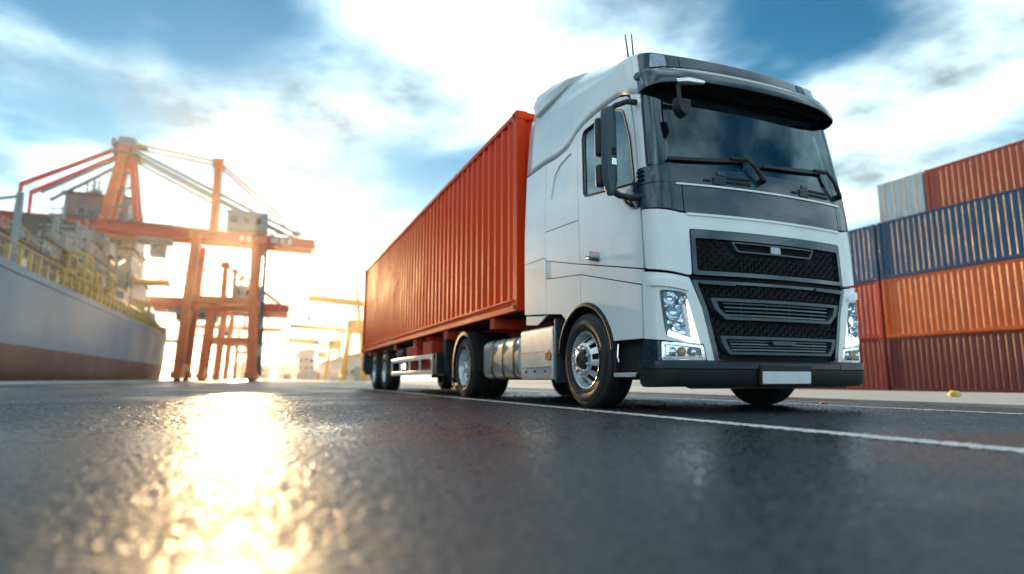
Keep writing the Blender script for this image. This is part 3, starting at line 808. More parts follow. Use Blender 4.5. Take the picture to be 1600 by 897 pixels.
# door mirrors, camera side
def rbox(name, a, b_, m, parent, bev=.03, taper=None):
    q = MB(); q.box(a, b_); return q.build(name, m, parent, bevel=bev, seg=3)
mb = MB()
prof = [(2.925,4.60),(2.875,4.585),(2.835,4.61),(2.81,4.70),(2.84,4.73),(2.90,4.735),(2.935,4.71),(2.935,4.64)]
lev = [(1.955,.45,-.03),(2.08,.92,-.01),(2.12,1.0,0),(2.3,1.0,0),(2.6,1.0,.0),(2.72,1.0,.0),(2.80,.86,-.0),(2.815,.7,-.0)]
rings = []
for z, k, dy in lev:
    cx, cy = 2.86, 4.66; rings.append(mb.verts([(cx+(x-cx)*k, cy+(y-cy)*k+dy, z) for x, y in prof]))
for A, B in zip(rings, rings[1:]):
    for j in range(8): mb.face([A[j], A[(j+1)%8], B[(j+1)%8], B[j]])
mb.face(rings[0]); mb.face(rings[-1])
mir_o = mb.build('mirror', SLATE, T, smooth=28, bevel=.008)
for z0, z1 in ((2.36,2.74),(2.06,2.28)):
    rbox('mirror_head', (2.785,4.71,z0), (2.935,4.785,z1), BLACKM, mir_o)
    g_ = MB(); g_.box((2.80,4.787,z0+.02), (2.92,4.791,z1-.02)); g_.build('mirror_glass', CHROME, mir_o)
rbox('mirror_inset', (2.858,4.578,2.33), (2.908,4.59,2.40), VOID, mir_o, .006)
rbox('mirror_inset', (2.858,4.578,2.23), (2.908,4.59,2.30), CHROME, mir_o, .006)
b = MB(); b.tube([(2.88,4.66,2.78),(2.93,4.62,2.83),(3.02,4.56,2.86),(3.13,4.58,2.88)], [.03,.026,.026,.03], 8)
ma_ = b.build('mirror_arm', BLACKM, mir_o, smooth=50); b = MB(); b.tube([(2.88,4.66,2.02),(2.95,4.62,1.96),(3.04,4.56,1.93),(3.12,4.52,1.94)], [.034,.03,.03,.034], 8); b.build('mirror_arm', BLACKM, mir_o, smooth=50)
both('mirror_base', rnd([(-1.378,1.875),(-1.378,2.13),(-1.42,2.12),(-1.56,2.06),(-1.60,2.0),(-1.50,1.90)], .02), BLACKG, T, thick=.05, off=.03, ds=.04)
b = MB(); b.tube([SO(-1.44,1.90,.04), SO(-1.50,1.96,.06), SO(-1.57,2.05,.05)], .012, 6); b.build('mirror_base_groove', VOID, mir_o)
# front close-view mirror hanging below the visor
b = MB(); b.tube([SO(-.95,3.12,.08), SO(-.97,3.0,.17), SO(-.98,2.90,.19), SO(-.98,2.80,.18)], [.02,.022,.022,.02], 8)
fm = b.build('front_mirror', BLACKM, T, smooth=50)
b = MB(); c = SO(-.98,2.72,.18)
pr = [(0,.0),(.10,.02),(.14,.08),(.12,.17),(.06,.22),(0,.22)]
prf = [(-x, -z) for x, z in pr[1:-1]]
outl = [(-.075,.08),(-.085,.02),(-.06,-.06),(0,-.10),(.055,-.07),(.075,.0),(.075,.08)]
A = b.verts([c+Vector((x, 0, z)) for x, z in outl]); B = b.verts([c+Vector((x*.8, -.07, z*.8)) for x, z in outl]); D = b.verts([c+Vector((x*.85, .03, z*.85)) for x, z in outl])
for i in range(7):
    b.face([A[i], A[(i+1)%7], B[(i+1)%7], B[i]]); b.face([A[i], A[(i+1)%7], D[(i+1)%7], D[i]])
b.face(B); b.face(D); b.build('mirror_head', BLACKM, fm, smooth=40)
b = MB(); p0, p1 = SO(-1.0,2.985,.20), SO(-.72,3.0,.215)
b.tube([p0, p0.lerp(p1,.4)+Vector((0,0,.012)), p1], [.028,.036,.02], 8); b.build('mirror_cap', CHROME, fm, smooth=50)
# roof details: aerials, beacon base
for (a, c) in (((3.33,4.95,3.44),(3.27,4.93,3.80)), ((3.42,5.0,3.44),(3.38,4.98,3.86))):
    b = MB(); b.tube([a, c], [.012,.006], 6); b.tube([a, (a[0],a[1],a[2]+.05)], [.03,.012], 8); b.build('aerial', BLACKM, T)
b = MB(); b.tube([(4.55,4.9,3.46),(4.545,4.9,3.66)], [.008,.004], 6); b.build('aerial', BLACKM, T)
b = MB(); pr = [(-.14,0),(-.10,.05),(.05,.07),(.22,.03),(.30,0)]
b.prism([(4.78+y, 3.44+z) for y, z in pr], 'X', 3.38, 3.72); b.build('roof_vent', SLATE, roof, bevel=.01)
# interior
INT = mat('cab_trim_grey', (.045,.06,.075), .7, var=.1); SEAT = mat('seat_fabric', (.03,.035,.04), .9); LINER = mat('headliner', (.34,.38,.40), .8)
b = MB(); b.box((X0+.07, Y0+.40, 1.02), (X0+CW-.07, Y0+2.88, 1.75)); b.box((X0+.22, Y0+.20, .34), (X0+CW-.22, Y0+.72, 1.75)); b.build('cab_dark_core', VOID, T)  # near-black core under the cab, added as dark backing behind panel gaps
b = MB(); b.prism([(Y0+.24,1.70),(Y0+.24,2.17),(Y0+.45,2.20),(Y0+.70,2.13),(Y0+.80,1.95),(Y0+.80,1.70)], 'X', X0+.10, X0+CW-.10); b.build('dashboard', INT, T, bevel=.02)
b = MB(); b.box((X0+.10, Y0+2.86, 1.05), (X0+CW-.10, Y0+2.93, 3.72)); b.build('cab_back_wall', WHITE, T)
b = MB(); b.box((X0+.10, Y0+2.80, 1.75), (X0+CW-.10, Y0+2.855, 3.2)); b.build('rear_dark_sheet', INT, T)  # dark sheet added over the white wall to darken the cab interior
b = MB(); b.prism([(Y0+.45,3.02),(Y0+.9,3.16),(Y0+2.84,3.2),(Y0+2.84,3.24),(Y0+.9,3.2),(Y0+.42,3.06)], 'X', X0+.12, X0+CW-.12); hlnr = b.build('headliner', LINER, T)
b = MB(); b.lathe([(0,0),(0,.06),(-.02,.055),(-.025,0)], (XC+.05, Y0+.8, 3.12), 'Z', 16); b.build('dome_lamp', INT, hlnr)
for sx in (-.62, .62):
    b = MB(); cx = XC+sx
    b.prism([(Y0+1.05,1.75),(Y0+1.05,1.92),(Y0+1.5,1.88),(Y0+1.58,2.62),(Y0+1.72,2.62),(Y0+1.70,1.75)], 'X', cx-.25, cx+.25)
    s_ = b.build('seat', SEAT, T, bevel=.05, seg=3)
    b = MB(); b.box((cx-.14, Y0+1.6, 2.64), (cx+.14, Y0+1.70, 2.86)); b.build('headrest', SEAT, s_, bevel=.04, seg=3)
b = MB(); c = Vector((XC+.62, Y0+.88, 2.18)); q = Euler((R(-35),0,0)).to_matrix()
b.tube([c+q @ Vector((.21*math.cos(2*math.pi*i/24), .21*math.sin(2*math.pi*i/24), 0)) for i in range(24)], .016, 6, closed=True)
for a in (0, 120, 240): b.bar(c, c+q @ Vector((.2*math.cos(R(a+90)), .2*math.sin(R(a+90)), 0)), .05, .02)
b.build('steering_wheel', SEAT, T, smooth=50)
b = MB(); b.box((X0+.12, Y0+2.05, 1.9), (X0+CW-.12, Y0+2.8, 2.15)); b.build('bunk', INT, T, bevel=.05)
b = MB()
for i in range(5): b.box((X0+.2+i*.42, Y0+2.5, 2.85), (X0+.58+i*.42, Y0+2.83, 3.12))
b.build('overhead_locker', INT, T, bevel=.02)

# entry steps in front of the wheel
b = MB(); b.box((3.18, 4.66, .33), (3.6, 5.06, .68)); b.build('step_well', VOID, T)
for sg, xx in ((-1, 3.10), (1, 5.60)):
    b = MB(); b.box((xx, 4.66, .315), (xx-sg*.3, 5.04, .345)); st = b.build('entry_step', BLACKM, T, bevel=.008)
    b = MB(); b.box((xx+sg*.008, 4.67, .312), (xx-sg*.02, 5.03, .352)); b.build('step_edge', ALU, st, bevel=.006)
    b = MB(); b.box((xx-sg*.01, 5.02, .30), (xx-sg*.35, 5.06, .70)); b.build('step_side', BLACKM, T, bevel=.01)
    b = MB(); b.tube([(xx-sg*.02,4.98,.62),(xx-sg*.01,4.98,.5),(xx-sg*.01,4.96,.45)], .01, 6); b.build('latch', CHROME, st)

# ------------------------------------------------------------------ wheels
RIMW = mat('wheel_silver', (.74,.75,.76), .32, metal=.6, var=.1, vscale=14, dirt=((.2,.19,.18), .4, 12))
RIMD = mat('wheel_shadow', (.012,.012,.012), .7)
NUT = mat('wheel_nut', (.55,.56,.57), .25, metal=1)
def wheel(parent, xo, y, sg, kind, r=.49, width=.315, name='wheel'):
    """xo = outer face of the tyre; sg = -1 on the camera side"""
    c = Vector((xo, y, r)); o = -sg          # o: axial direction into the truck
    def A(p): return [(o*a, rr) for a, rr in p]
    R0 = .292
    holes = kind != 'trailer'
    b = MB()
    b.lathe(A([(.05,R0-.03),(.012,R0-.006),(.004,R0+.004),(.0,R0+.001),(.004,R0-.012),(.03,R0-.022),(.07,R0-.035),(width-.05,R0-.04)]), c, 'X', 48)
    if kind == 'front':
        disc = [(.068,.252),(.055,.238)], [(-.012,.178),(-.024,.165),(-.026,.112),(-.012,.100)]
        sp = [(.055,.238),(.03,.215),(.0,.190),(-.012,.178)]; capz = -.075; hubr = .085
    else:
        disc = [(.085,.255),(.105,.240)], [(.135,.180),(.140,.165),(.140,.125),(.12,.118)]
        sp = [(.105,.240),(.12,.215),(.13,.195),(.135,.180)]; capz = .0 if kind == 'drive' else .03; hubr = .115
    for d in disc: b.lathe(A(d), c, 'X', 48)
    nh = 10
    for k in range(nh):
        a0 = 2*math.pi*k/nh; wd = 2*math.pi/nh*(.52 if kind == 'front' else .6)
        b.lathe(A(sp), c, 'X', 4, a0, a0+wd)
        b.lathe(A([(q[0]+.02, q[1]) for q in sp]), c, 'X', 4, a0, a0+wd)
    w = b.build(name, RIMW, parent, smooth=45)
    b = MB()
    tw = width
    prof = [(.03,R0-.01),(.012,R0+.012),(.0,R0+.03),(-.012,R0+.075),(-.014,R0+.10),(-.008,R0+.125),(.006,r-.045),(.014,r-.02),(.035,r-.004)]
    for gx in (.085,.16,.235):
        f = gx/.315*tw; prof += [(f-.008,r),(f-.006,r-.014),(f+.006,r-.014),(f+.008,r)]
    prof += [(tw-.035,r-.004),(tw-.014,r-.02),(tw,r-.05),(tw+.01,R0+.1),(tw,R0+.02),(tw-.03,R0-.01)]
    b.lathe(A(prof), c, 'X', 56); b.build('tyre', RUBBER, w, smooth=38)
    b = MB()                                   # raised rings on the sidewall
    for rr in (R0+.018, R0+.145): b.tube([c+Vector((o*(-.006 if rr < .4 else -.002), rr*math.cos(2*math.pi*i/48), rr*math.sin(2*math.pi*i/48))) for i in range(48)], .004, 5, closed=True)
    b.build('sidewall_ring', RUBBER, w, smooth=50)
    b = MB(); b.lathe(A([(.12 if kind == 'front' else .19, R0-.03),(.12 if kind == 'front' else .19, 0)]), c, 'X', 32); b.build('brake_drum', RIMD, w)  # flat near-black disc; shade behind the hand holes put into its colour
    b = MB()
    z0 = -.012 if kind == 'front' else .13
    b.lathe(A([(z0,hubr),(z0+(capz-z0)*.6,hubr*.97),(capz,hubr*.82),(capz-.004,hubr*.55),(capz+.01,hubr*.5),(capz+.012,0)]), c, 'X', 28)
    b.build('hub', STEELD if kind == 'front' else RIMW, w, smooth=40)
    nz = -.026 if kind == 'front' else .138
    for k in range(10):
        a = 2*math.pi*(k+.5)/10; b = MB(); p = c+Vector((0, .1385*math.cos(a), .1385*math.sin(a)))
        b.lathe(A([(nz,.019),(nz-.02,.017),(nz-.034,.012),(nz-.036,0)]), p, 'X', 8); b.build('lug_nut', NUT, w)
    return w
FY, DY = 5.60, 9.78
wheel(T, 3.10, FY, -1, 'front'); wheel(T, 5.60, FY, 1, 'front')
for sg, xo in ((-1, 3.12), (1, 5.58)):
    w = wheel(T, xo, DY, sg, 'drive')
    b = MB(); o = -sg; r = .49
    b.lathe([(o*(.34+a), q) for a, q in ((.03,.29),(.0,.33),(-.005,.4),(.015,.465),(.04,.488),(.28,.488),(.305,.465),(.325,.4),(.29,.29))], (xo, DY, r), 'X', 40); b.build('tyre', RUBBER, w, smooth=40)

# ------------------------------------------------------------------ chassis
b = MB()
for sx in (-.42, .42): b.box((XC+sx-.04, Y0+.8, .72), (XC+sx+.04, 11.0, 1.0))
for y in (6.9, 8.0, 9.2, 10.4, 10.9): b.box((XC-.4, y, .76), (XC+.4, y+.1, .95))
b.build('chassis_frame', STEELD, T)
b = MB(); b.box((XC-.55, 5.0, .45), (XC+.55, 7.0, 1.1)); b.build('engine', VOID, T, bevel=.05)
for y in (FY, DY):
    b = MB(); b.tube([(3.35, y, .49), (5.35, y, .49)], .075, 10); b.lathe([(-.2,.08),(-.14,.2),(.14,.2),(.2,.08)], (XC, y, .49), 'X', 16); b.build('axle', STEELD, T, smooth=40)
b = MB(); b.prism([(8.9,1.03),(9.2,1.12),(10.3,1.12),(10.7,1.03)], 'X', XC-.45, XC+.45); b.build('fifth_wheel', STEELD, T, bevel=.02)
# fuel tank with straps, camera side and far side
TANKM = mat('tank_aluminium', (.36,.38,.39), .42, metal=.7, var=.1, vscale=5, dirt=((.12,.12,.11), .5, 6))
def rr_prof(x0, x1, z0, z1, r, n=5):
    pts = []
    for cx, cz, a in ((x1-r, z1-r, 0), (x0+r, z1-r, 90), (x0+r, z0+r, 180), (x1-r, z0+r, 270)):
        for i in range(n+1): pts.append((cx+r*math.cos(R(a+90*i/n)), cz+r*math.sin(R(a+90*i/n))))
    return pts
for sg in (-1, 1):
    def px(x): return x if sg == -1 else 2*XC-x
    xa, xb = sorted((px(3.13), px(3.75)))
    b = MB(); b.prism(rr_prof(xa, xb, .29, .87, .13), 'Y', 7.42, 8.84); tk = b.build('fuel_tank', TANKM, T, smooth=30, bevel=.03, seg=3)
    for y in (7.62, 8.02, 8.44):
        b = MB(); b.prism(rr_prof(xa-.008, xb+.008, .282, .878, .135), 'Y', y-.022, y+.022); b.build('tank_strap', BLACKM, tk, smooth=30)
    b = MB(); b.lathe([(.86,.075),(.90,.075),(.905,.06),(.905,0)], (px(3.38), 7.75, 0), 'Z', 20); b.build('filler_cap', STEELD, tk, smooth=40)
    xa, xb = sorted((px(3.10), px(3.70)))
    b = MB(); b.prism(rr_prof(xa, xb, .285, .915, .05), 'Y', 6.36, 7.30); bx = b.build('battery_box', ALU, T, smooth=30, bevel=.012)
    xo = px(3.10)+sg*.004
    b = MB(); b.box((xo, 6.42, .62), (xo+sg*.012, 7.24, .635)); b.box((xo, 6.42, .44), (xo+sg*.01, 7.24, .448)); b.build('box_rib', ALU, bx)
    b = MB(); b.box((xo, 6.40, .52), (xo+sg*.016, 6.52, .61)); b.build('side_marker', mat('amber_lens', (.80,.26,.02), .2, coat=.8), bx, bevel=.006)
    for y in (6.55, 6.85, 7.12):
        b = MB(); b.lathe([(0,.018),(sg*.012,.016),(sg*.013,0)], (xo, y, .385), 'X', 10); b.build('latch', STEELD, bx)
    # mud flap edge behind the front wheel
    b = MB(); b.box((px(3.08), 6.235, .25), (px(3.55), 6.27, .98)); b.build('mud_flap', SLATE, T, bevel=.012)
    # drive wheel mudguard
    b = MB(); A_ = []
    for i in range(25):
        a = R(-18+205*i/24); rr = .565
        y, z = DY+rr*math.cos(a), .49+rr*math.sin(a)
        A_.append(b.verts([(px(3.11), y, z), (px(3.80), y, z), (px(3.80), y+.03*math.cos(a), z+.03*math.sin(a)), (px(3.10), y+.03*math.cos(a), z+.03*math.sin(a)), (px(3.095), y-.03*math.cos(a), z-.03*math.sin(a))]))
    for A, B in zip(A_, A_[1:]):
        for j in range(5): b.face([A[j], B[j], B[(j+1)%5], A[(j+1)%5]])
    mg = b.build('mudguard', BLACKM, T, smooth=40)
    b = MB(); b.box((px(3.095), 9.215, .56), (px(3.11), 9.225, .66)); b.build('reflector', mat('red_lens', (.55,.02,.015), .2, coat=.8), mg)
# pale panel under the cab side, hoses behind the cab
both('side_skirt', [(FR-.02,1.085),(-SEND,1.13),(-SEND,1.02),(FR-.3,.99)], WHITE, T, thick=.02, off=-.02)
for k, cc in enumerate(((.5,.02,.02),(.02,.1,.4),(.4,.35,.03))):
    b = MB(); pts = []
    for i in range(14):
        q = i/13; pts.append((XC-.35+k*.18, 7.14+.3*q+.05*math.sin(q*20), 1.9-.75*q-.28*math.sin(math.pi*q)))
    b.tube(pts, .014, 6); b.build('air_hose', mat('hose_%d' % k, cc, .5), T, smooth=50)

# ------------------------------------------------------------------ trailer
trailer = empty('container_trailer', (XC, 15.0, 0)); tag(trailer, 'orange skeletal trailer chassis with two rear axles under the long container', 'trailer')
ORNG = mat('chassis_orange', (.70,.055,.010), .5, coat=.0, var=.12, vscale=2, dirt=((.09,.04,.025), .55, 3))
b = MB()
for sx in (-.48, .48):
    b.box((XC+sx-.07, 8.6, 1.155), (XC+sx+.07, 21.0, 1.175)); b.box((XC+sx-.01, 8.6, 1.02 if False else .96), (XC+sx+.01, 21.0, 1.155)); b.box((XC+sx-.07, 8.6, .93), (XC+sx+.07, 21.0, .96))
b.build('main_beam', ORNG, trailer)
for y in (8.4, 10.9, 13.4, 15.6, 19.6, 20.9):
    b = MB(); b.box((3.14, y, 1.03), (5.52, y+.18, 1.19)); b.build('cross_member', ORNG, trailer, bevel=.01)
for y in (11.05, 12.3, 13.5, 15.4, 19.7):
    for sg in (-1, 1):
        x = XC+sg*1.18
        b = MB(); b.prism([(XC+sg*.5,.97),(x,1.10),(x,1.19),(XC+sg*.5,1.19)], 'Y', y+.20, y+.23); b.build('outrigger', ORNG, trailer)
for sg in (-1, 1):
    x = XC+sg*1.02
    b = MB(); b.box((x-.09, 11.3, .66), (x+.09, 11.5, 1.18)); b.box((x-.07, 11.32, .42), (x+.07, 11.48, .70)); lg = b.build('landing_leg', STEELD, trailer, bevel=.01)
    b = MB(); b.box((x-.16, 11.22, .36), (x+.16, 11.58, .40)); b.build('landing_foot', STEELD, lg, bevel=.01)
    b = MB(); b.box((x-sg*.02-.12, 13.6, .70), (x-sg*.02+.12, 14.7, 1.06)); tb = b.build('valve_box', ORNG, trailer, bevel=.02)
    b = MB(); b.box((x-.14, 12.2, .72), (x+.14, 12.9, 1.08)); b.build('tool_box', ORNG, trailer, bevel=.02)
    b = MB(); b.tube([(x, 15.0, .92), (x, 15.75, .92)], .15, 14); b.build('air_tank', STEELD, trailer, smooth=40)
    # side guard frame
    gx = XC+sg*1.20
    GUARD = mat('guard_white', (.62,.64,.66), .35, metal=.3, var=.06, dirt=((.2,.2,.2), .3, 5))
    b = MB(); b.box((gx-.02, 11.9, .70), (gx+.02, 16.05, .80)); sgd = b.build('side_guard', GUARD, trailer, bevel=.012)
    b = MB(); b.box((gx-.02, 11.9, .38), (gx+.02, 16.05, .48)); b.build('guard_rail', GUARD, sgd, bevel=.012)
    for k in range(5):
        y = 11.94+k*(4.07/4); b = MB(); b.box((gx-.018, y-.04, .47), (gx+.018, y+.04, .71)); b.build('guard_post', GUARD, sgd, bevel=.008)
    b = MB(); b.box((gx-.025-.0, 11.55, .38), (gx-sg*.75, 11.62, .80)) ; b.build('guard_end', BLACKM, trailer)
    for y in (12.1, 15.7):
        b = MB(); b.bar((gx-sg*.02, y, .72), (gx-sg*.55, y, 1.0), .06); b.build('guard_bracket', STEELD, trailer)
    for y in (17.0, 18.62):
        wheel(trailer, 3.13 if sg == -1 else 5.57, y, sg, 'trailer', r=.50, width=.385)
        b = MB(); A_ = []
        for i in range(17):
            a = R(20+140*i/16); rr = .56; yy, zz = y+rr*math.cos(a), .5+rr*math.sin(a); xo = 3.13 if sg == -1 else 5.57; xi = 3.55 if sg == -1 else 5.15
            A_.append(b.verts([(xo, yy, zz), (xi, yy, zz), (xi, yy+.02*math.cos(a), zz+.02*math.sin(a)), (xo, yy+.02*math.cos(a), zz+.02*math.sin(a))]))
        for A, B in zip(A_, A_[1:]):
            for j in range(4): b.face([A[j], B[j], B[(j+1)%4], A[(j+1)%4]])
        b.build('mudguard', BLACKM, trailer, smooth=40)
    b = MB(); b.box((XC+sg*1.18, 19.55, .33), (XC+sg*.78, 19.58, .95)); b.build('mud_flap', BLACKM, trailer)
    b = MB(); b.box((XC+sg*1.22, 20.75, .55), (XC+sg*.85, 21.05, 1.12)); lb = b.build('rear_lamp_carrier', SLATE, trailer, bevel=.02)
    for k in range(3):
        b = MB(); b.lathe([(0,.06),(.03,.055),(.032,0)], (XC+sg*(1.13-.13*k), 21.05, .85), 'Y', 14); b.build('tail_lamp', MATS['red_lens'], lb)
for y in (17.0, 18.62):
    b = MB(); b.tube([(3.4, y, .5), (5.3, y, .5)], .07, 10); b.build('axle', STEELD, trailer, smooth=40)
b = MB(); b.box((3.2, 20.9, .45), (5.45, 21.0, .57)); b.build('rear_bumper', STEELD, trailer, bevel=.01)
b = MB(); b.box((3.45, 12.5, .46), (5.2, 15.8, .93)); b.build('pallet_box', ORNG, trailer, bevel=.02)
b = MB(); b.box((3.6, 15.9, .5), (5.1, 16.2, .9)); b.build('valve_block', STEELD, trailer, bevel=.02)
b = MB(); b.box((XC-.30, 16.3, .80), (XC+.30, 19.4, 1.02)); b.build('bogie_frame', ORNG, trailer, bevel=.02)

# ------------------------------------------------------------------ containers
def container(name, L, H, col_mat, loc, rz=0.0, label='', group=None, fine=True, mats=None):
    """origin at the middle of the base; long axis along Y; doors at +Y"""
    W = 2.44; root = empty(name, loc, rz); tag(root, label, 'container', group)
    m = col_mat; K = dict(parent=root, world=False)
    hw, hl = W/2, L/2
    def bd(b, nm, **k): return b.build(nm, k.pop('m', m), root, world=False, **k)
    cp = .15
    for sx in (-1, 1):
        for sy in (-1, 1):
            b = MB(); b.box((sx*hw, sy*hl, .12), (sx*(hw-.13), sy*(hl-cp), H-.12)); bd(b, 'corner_post', bevel=.008)
            for z in (0, H-.12):
                b = MB(); b.box((sx*(hw+.004), sy*(hl+.004), z-.002), (sx*(hw-.17), sy*(hl-.18), z+.122)); cc = bd(b, 'corner_casting', bevel=.01)
                if fine:
                    b = MB(); b.lathe([(0,.042),(sx*.003,.042)], (sx*(hw+.003), sy*(hl-.085), z+.06), 'X', 14); b.lathe([(sx*.003,.042),(sx*.003,0)], (sx*(hw+.003), sy*(hl-.085), z+.06), 'X', 14)
                    b.build('casting_hole', VOID, cc, world=False)
        b = MB(); b.box((sx*hw, -hl+.178, .0), (sx*(hw-.10), hl-.178, .16)); bd(b, 'bottom_rail', bevel=.008)
        if fine:
            b = MB(); b.box((sx*(hw+.012), -hl+.178, .15), (sx*(hw-.03), hl-.178, .172)); bd(b, 'bottom_flange')
        b = MB(); b.box((sx*hw, -hl+.178, H-.09), (sx*(hw-.07), hl-.178, H-.012)); bd(b, 'top_rail', bevel=.008)
        # corrugated side
        b = MB(); y = -hl+cp+.002; n = round((L-2*cp)/.278); p = (L-2*cp)/n; xo, xi = hw-.012, hw-.052; pts = []
        for k in range(n):
            y0 = -hl+cp+k*p
            pts += [(y0, xi), (y0+p*.26, xi), (y0+p*.5, xo), (y0+p*.76, xo)]
        pts.append((hl-cp, xi))
        A = b.verts([(sx*x, y, .14) for y, x in pts]); B = b.verts([(sx*x, y, H-.05) for y, x in pts])
        for i in range(len(pts)-1): b.face([A[i], A[i+1], B[i+1], B[i]] if sx > 0 else [A[i+1], A[i], B[i], B[i+1]])
        bd(b, 'side_wall', fix=False)
    # ends
    for sy in (-1, 1):
        b = MB(); b.box((-hw+.17, sy*hl, .0), (hw-.17, sy*(hl-.12), .16)); bd(b, 'end_sill', bevel=.008); b = MB(); b.box((-hw+.17, sy*hl, H-.11), (hw-.17, sy*(hl-.1), H-.012)); bd(b, 'end_header', bevel=.008)
    b = MB(); n = 8; p = (W-.26)/n; pts = []
    for k in range(n):
        x0 = -hw+.13+k*p; pts += [(x0,-hl+.055),(x0+p*.26,-hl+.055),(x0+p*.5,-hl+.012),(x0+p*.76,-hl+.012)]
    pts.append((hw-.13,-hl+.055))
    A = b.verts([(x, y, .14) for x, y in pts]); B = b.verts([(x, y, H-.05) for x, y in pts])
    for i in range(len(pts)-1): b.face([A[i], A[i+1], B[i+1], B[i]])
    bd(b, 'end_wall', fix=False)
    for sx in (-1, 1):
        b = MB(); b.box((sx*.005, hl-.06, .16), (sx*(hw-.135), hl-.015, H-.11)); dr = bd(b, 'door', bevel=.01)
        for q in (.3, .85):
            b = MB(); b.tube([(sx*q, hl-.002, .12), (sx*q, hl-.002, H-.1)], .018, 6); b.build('lock_rod', STEELD, dr, world=False)
    b = MB(); b.box((-hw+.05, -hl+.1, H-.05), (hw-.05, hl-.1, H-.028)); bd(b, 'roof_panel')
    b = MB(); b.box((-hw+.08, -hl+.13, .02), (hw-.08, hl-.08, .06)); bd(b, 'floor_panel', m=STEELD)
    return root
def paint(name, col, dirt=.35, rough=.42, dc=(.10,.045,.03)):
    return mat(name, col, rough, coat=.15, var=.07, vscale=1.2, dirt=(dc, dirt, 2.6), streak=.18)
CORAL = mat('container_orange', (.90,.058,.006), .55, var=.05, vscale=.9, dirt=((.60,.05,.012), .6, 3.0), spec=.2, streak=.15)
container('shipping_container', 13.70, 2.84, CORAL, (4.33, 14.30, 1.20), 0, 'long bright orange corrugated container riding on the trailer behind the white cab')
# ------------------------------------------------------------------ container stack on the right
XS = 28.5+1.22
cols = {'maroon': (.17,.018,.014), 'orange': (.74,.12,.014), 'blue': (.002,.055,.14), 'rust': (.42,.055,.018), 'red': (.52,.03,.014), 'brick': (.30,.03,.022), 'blue2': (.004,.075,.18), 'white': (.62,.64,.62), 'grey': (.55,.57,.56)}
def cmat(k): return paint('stack_'+k, cols[k], .5)
YA, YB = 14.75, 27.1     # near and far column centres
zs = [-.30, 2.32, 5.24]; hs = [2.59, 2.89, 2.89]
GRP = 'containers stacked at the edge of the yard'
for k, lab, z, H, Y in (('maroon','dark maroon container on the ground at the near end of the stack',0,0,YA), ('orange','orange container resting on the dark maroon one in the stack',1,1,YA), ('blue','dark navy container above the orange one in the near stack',2,2,YA),
                        ('brick','brick red container on the ground just past the truck front',0,0,YB), ('red','red container second from the ground beside the orange one',1,1,YB), ('blue2','lighter blue container third from the ground just behind the navy one',2,2,YB)):
    container('shipping_container', 12.19, hs[H], cmat(k), (XS, Y, zs[z]), math.pi if z == 1 else 0, lab, GRP, fine=False)
container('shipping_container', 12.19, 2.59, cmat('rust'), (XS+1.9, 19.45-6.1, 8.14), 0, 'rust red container on top of the stack at the right edge', GRP, fine=False)
container('shipping_container', 6.06, 2.59, cmat('white'), (XS+1.9-1.22+3.03, 19.55+1.25, 8.14), math.pi/2, 'short white weathered container turned end-on atop the navy one', GRP, fine=False)
container('shipping_container', 12.19, 2.59, cmat('grey'), (XS+4.6, 28.5, 5.6), 0, 'pale grey container half hidden behind the lighter blue one', GRP, fine=False)
for z, k in ((-.30,'maroon'),(2.30,'orange')):
    container('shipping_container', 12.19, 2.59 if z < 0 else 3.28-.0, cmat(k), (XS+4.6, 28.5, z), 0, ('maroon container on the ground behind the brick red one' if z < 0 else 'tall orange container under the pale grey one behind the front row'), GRP, fine=False)

# small litter on the pavement
def lump(name, loc, r, m, label, cat, flat=.6, seed=1):
    rnd_ = random.Random(seed); bm = bmesh.new(); bmesh.ops.create_icosphere(bm, subdivisions=2, radius=r)
    for v in bm.verts: v.co *= 1+rnd_.uniform(-.16, .16); v.co.z *= flat
    me = bpy.data.meshes.new(name); bm.to_mesh(me); bm.free(); me.materials.append(m)
    for p in me.polygons: p.use_smooth = True
    o = bpy.data.objects.new(name, me); COL.objects.link(o); o.location = loc; return tag(o, label, cat)
lump('stone', (10.92, 6.87, .045), .10, mat('yellow_stone', (.62,.50,.12), .7, var=.2, vscale=20), 'small yellow lump lying on the pale pavement right of the truck', 'stone')
lump('litter_scrap', (6.2, 5.4, .012), .045, mat('scrap_orange', (.6,.12,.03), .6), 'tiny orange scrap on the asphalt beside the truck front', 'litter', .25, 4)

# ------------------------------------------------------------------ ship
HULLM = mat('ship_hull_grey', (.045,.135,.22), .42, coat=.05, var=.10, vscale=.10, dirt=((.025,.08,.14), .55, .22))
BOOT = mat('ship_boot_red', (.075,.007,.005), .5, var=.2, vscale=.3, dirt=((.06,.02,.015), .5, .35))
DECKM = mat('ship_deck_grey', (.10,.14,.15), .6, var=.2, vscale=.4)
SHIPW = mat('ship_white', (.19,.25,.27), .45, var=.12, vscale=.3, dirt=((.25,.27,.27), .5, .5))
SHIPD = mat('ship_dark', (.03,.05,.058), .55, var=.25, vscale=.5)
GOLD = mat('ship_yellow', (.42,.26,.05), .45, var=.15, vscale=1.0)
WIND = mat('dark_window', (.015,.02,.025), .12, coat=.5)
ship = empty('cargo_ship', (-29, 85, -1.6)); tag(ship, 'grey cargo ship with dark red lower hull moored along the quay', 'ship')
YS = [4, 10, 18, 28, 40, 60, 80, 100, 120, 140, 150, 157, 161, 163]
def hb(y):   # half breadth at deck
    return interp([(4,1.0),(10,4.5),(18,8),(28,10.4),(40,11.2),(127,11.2),(140,10.9),(150,9.6),(157,7.0),(161,4.2),(163,1.5)], y)
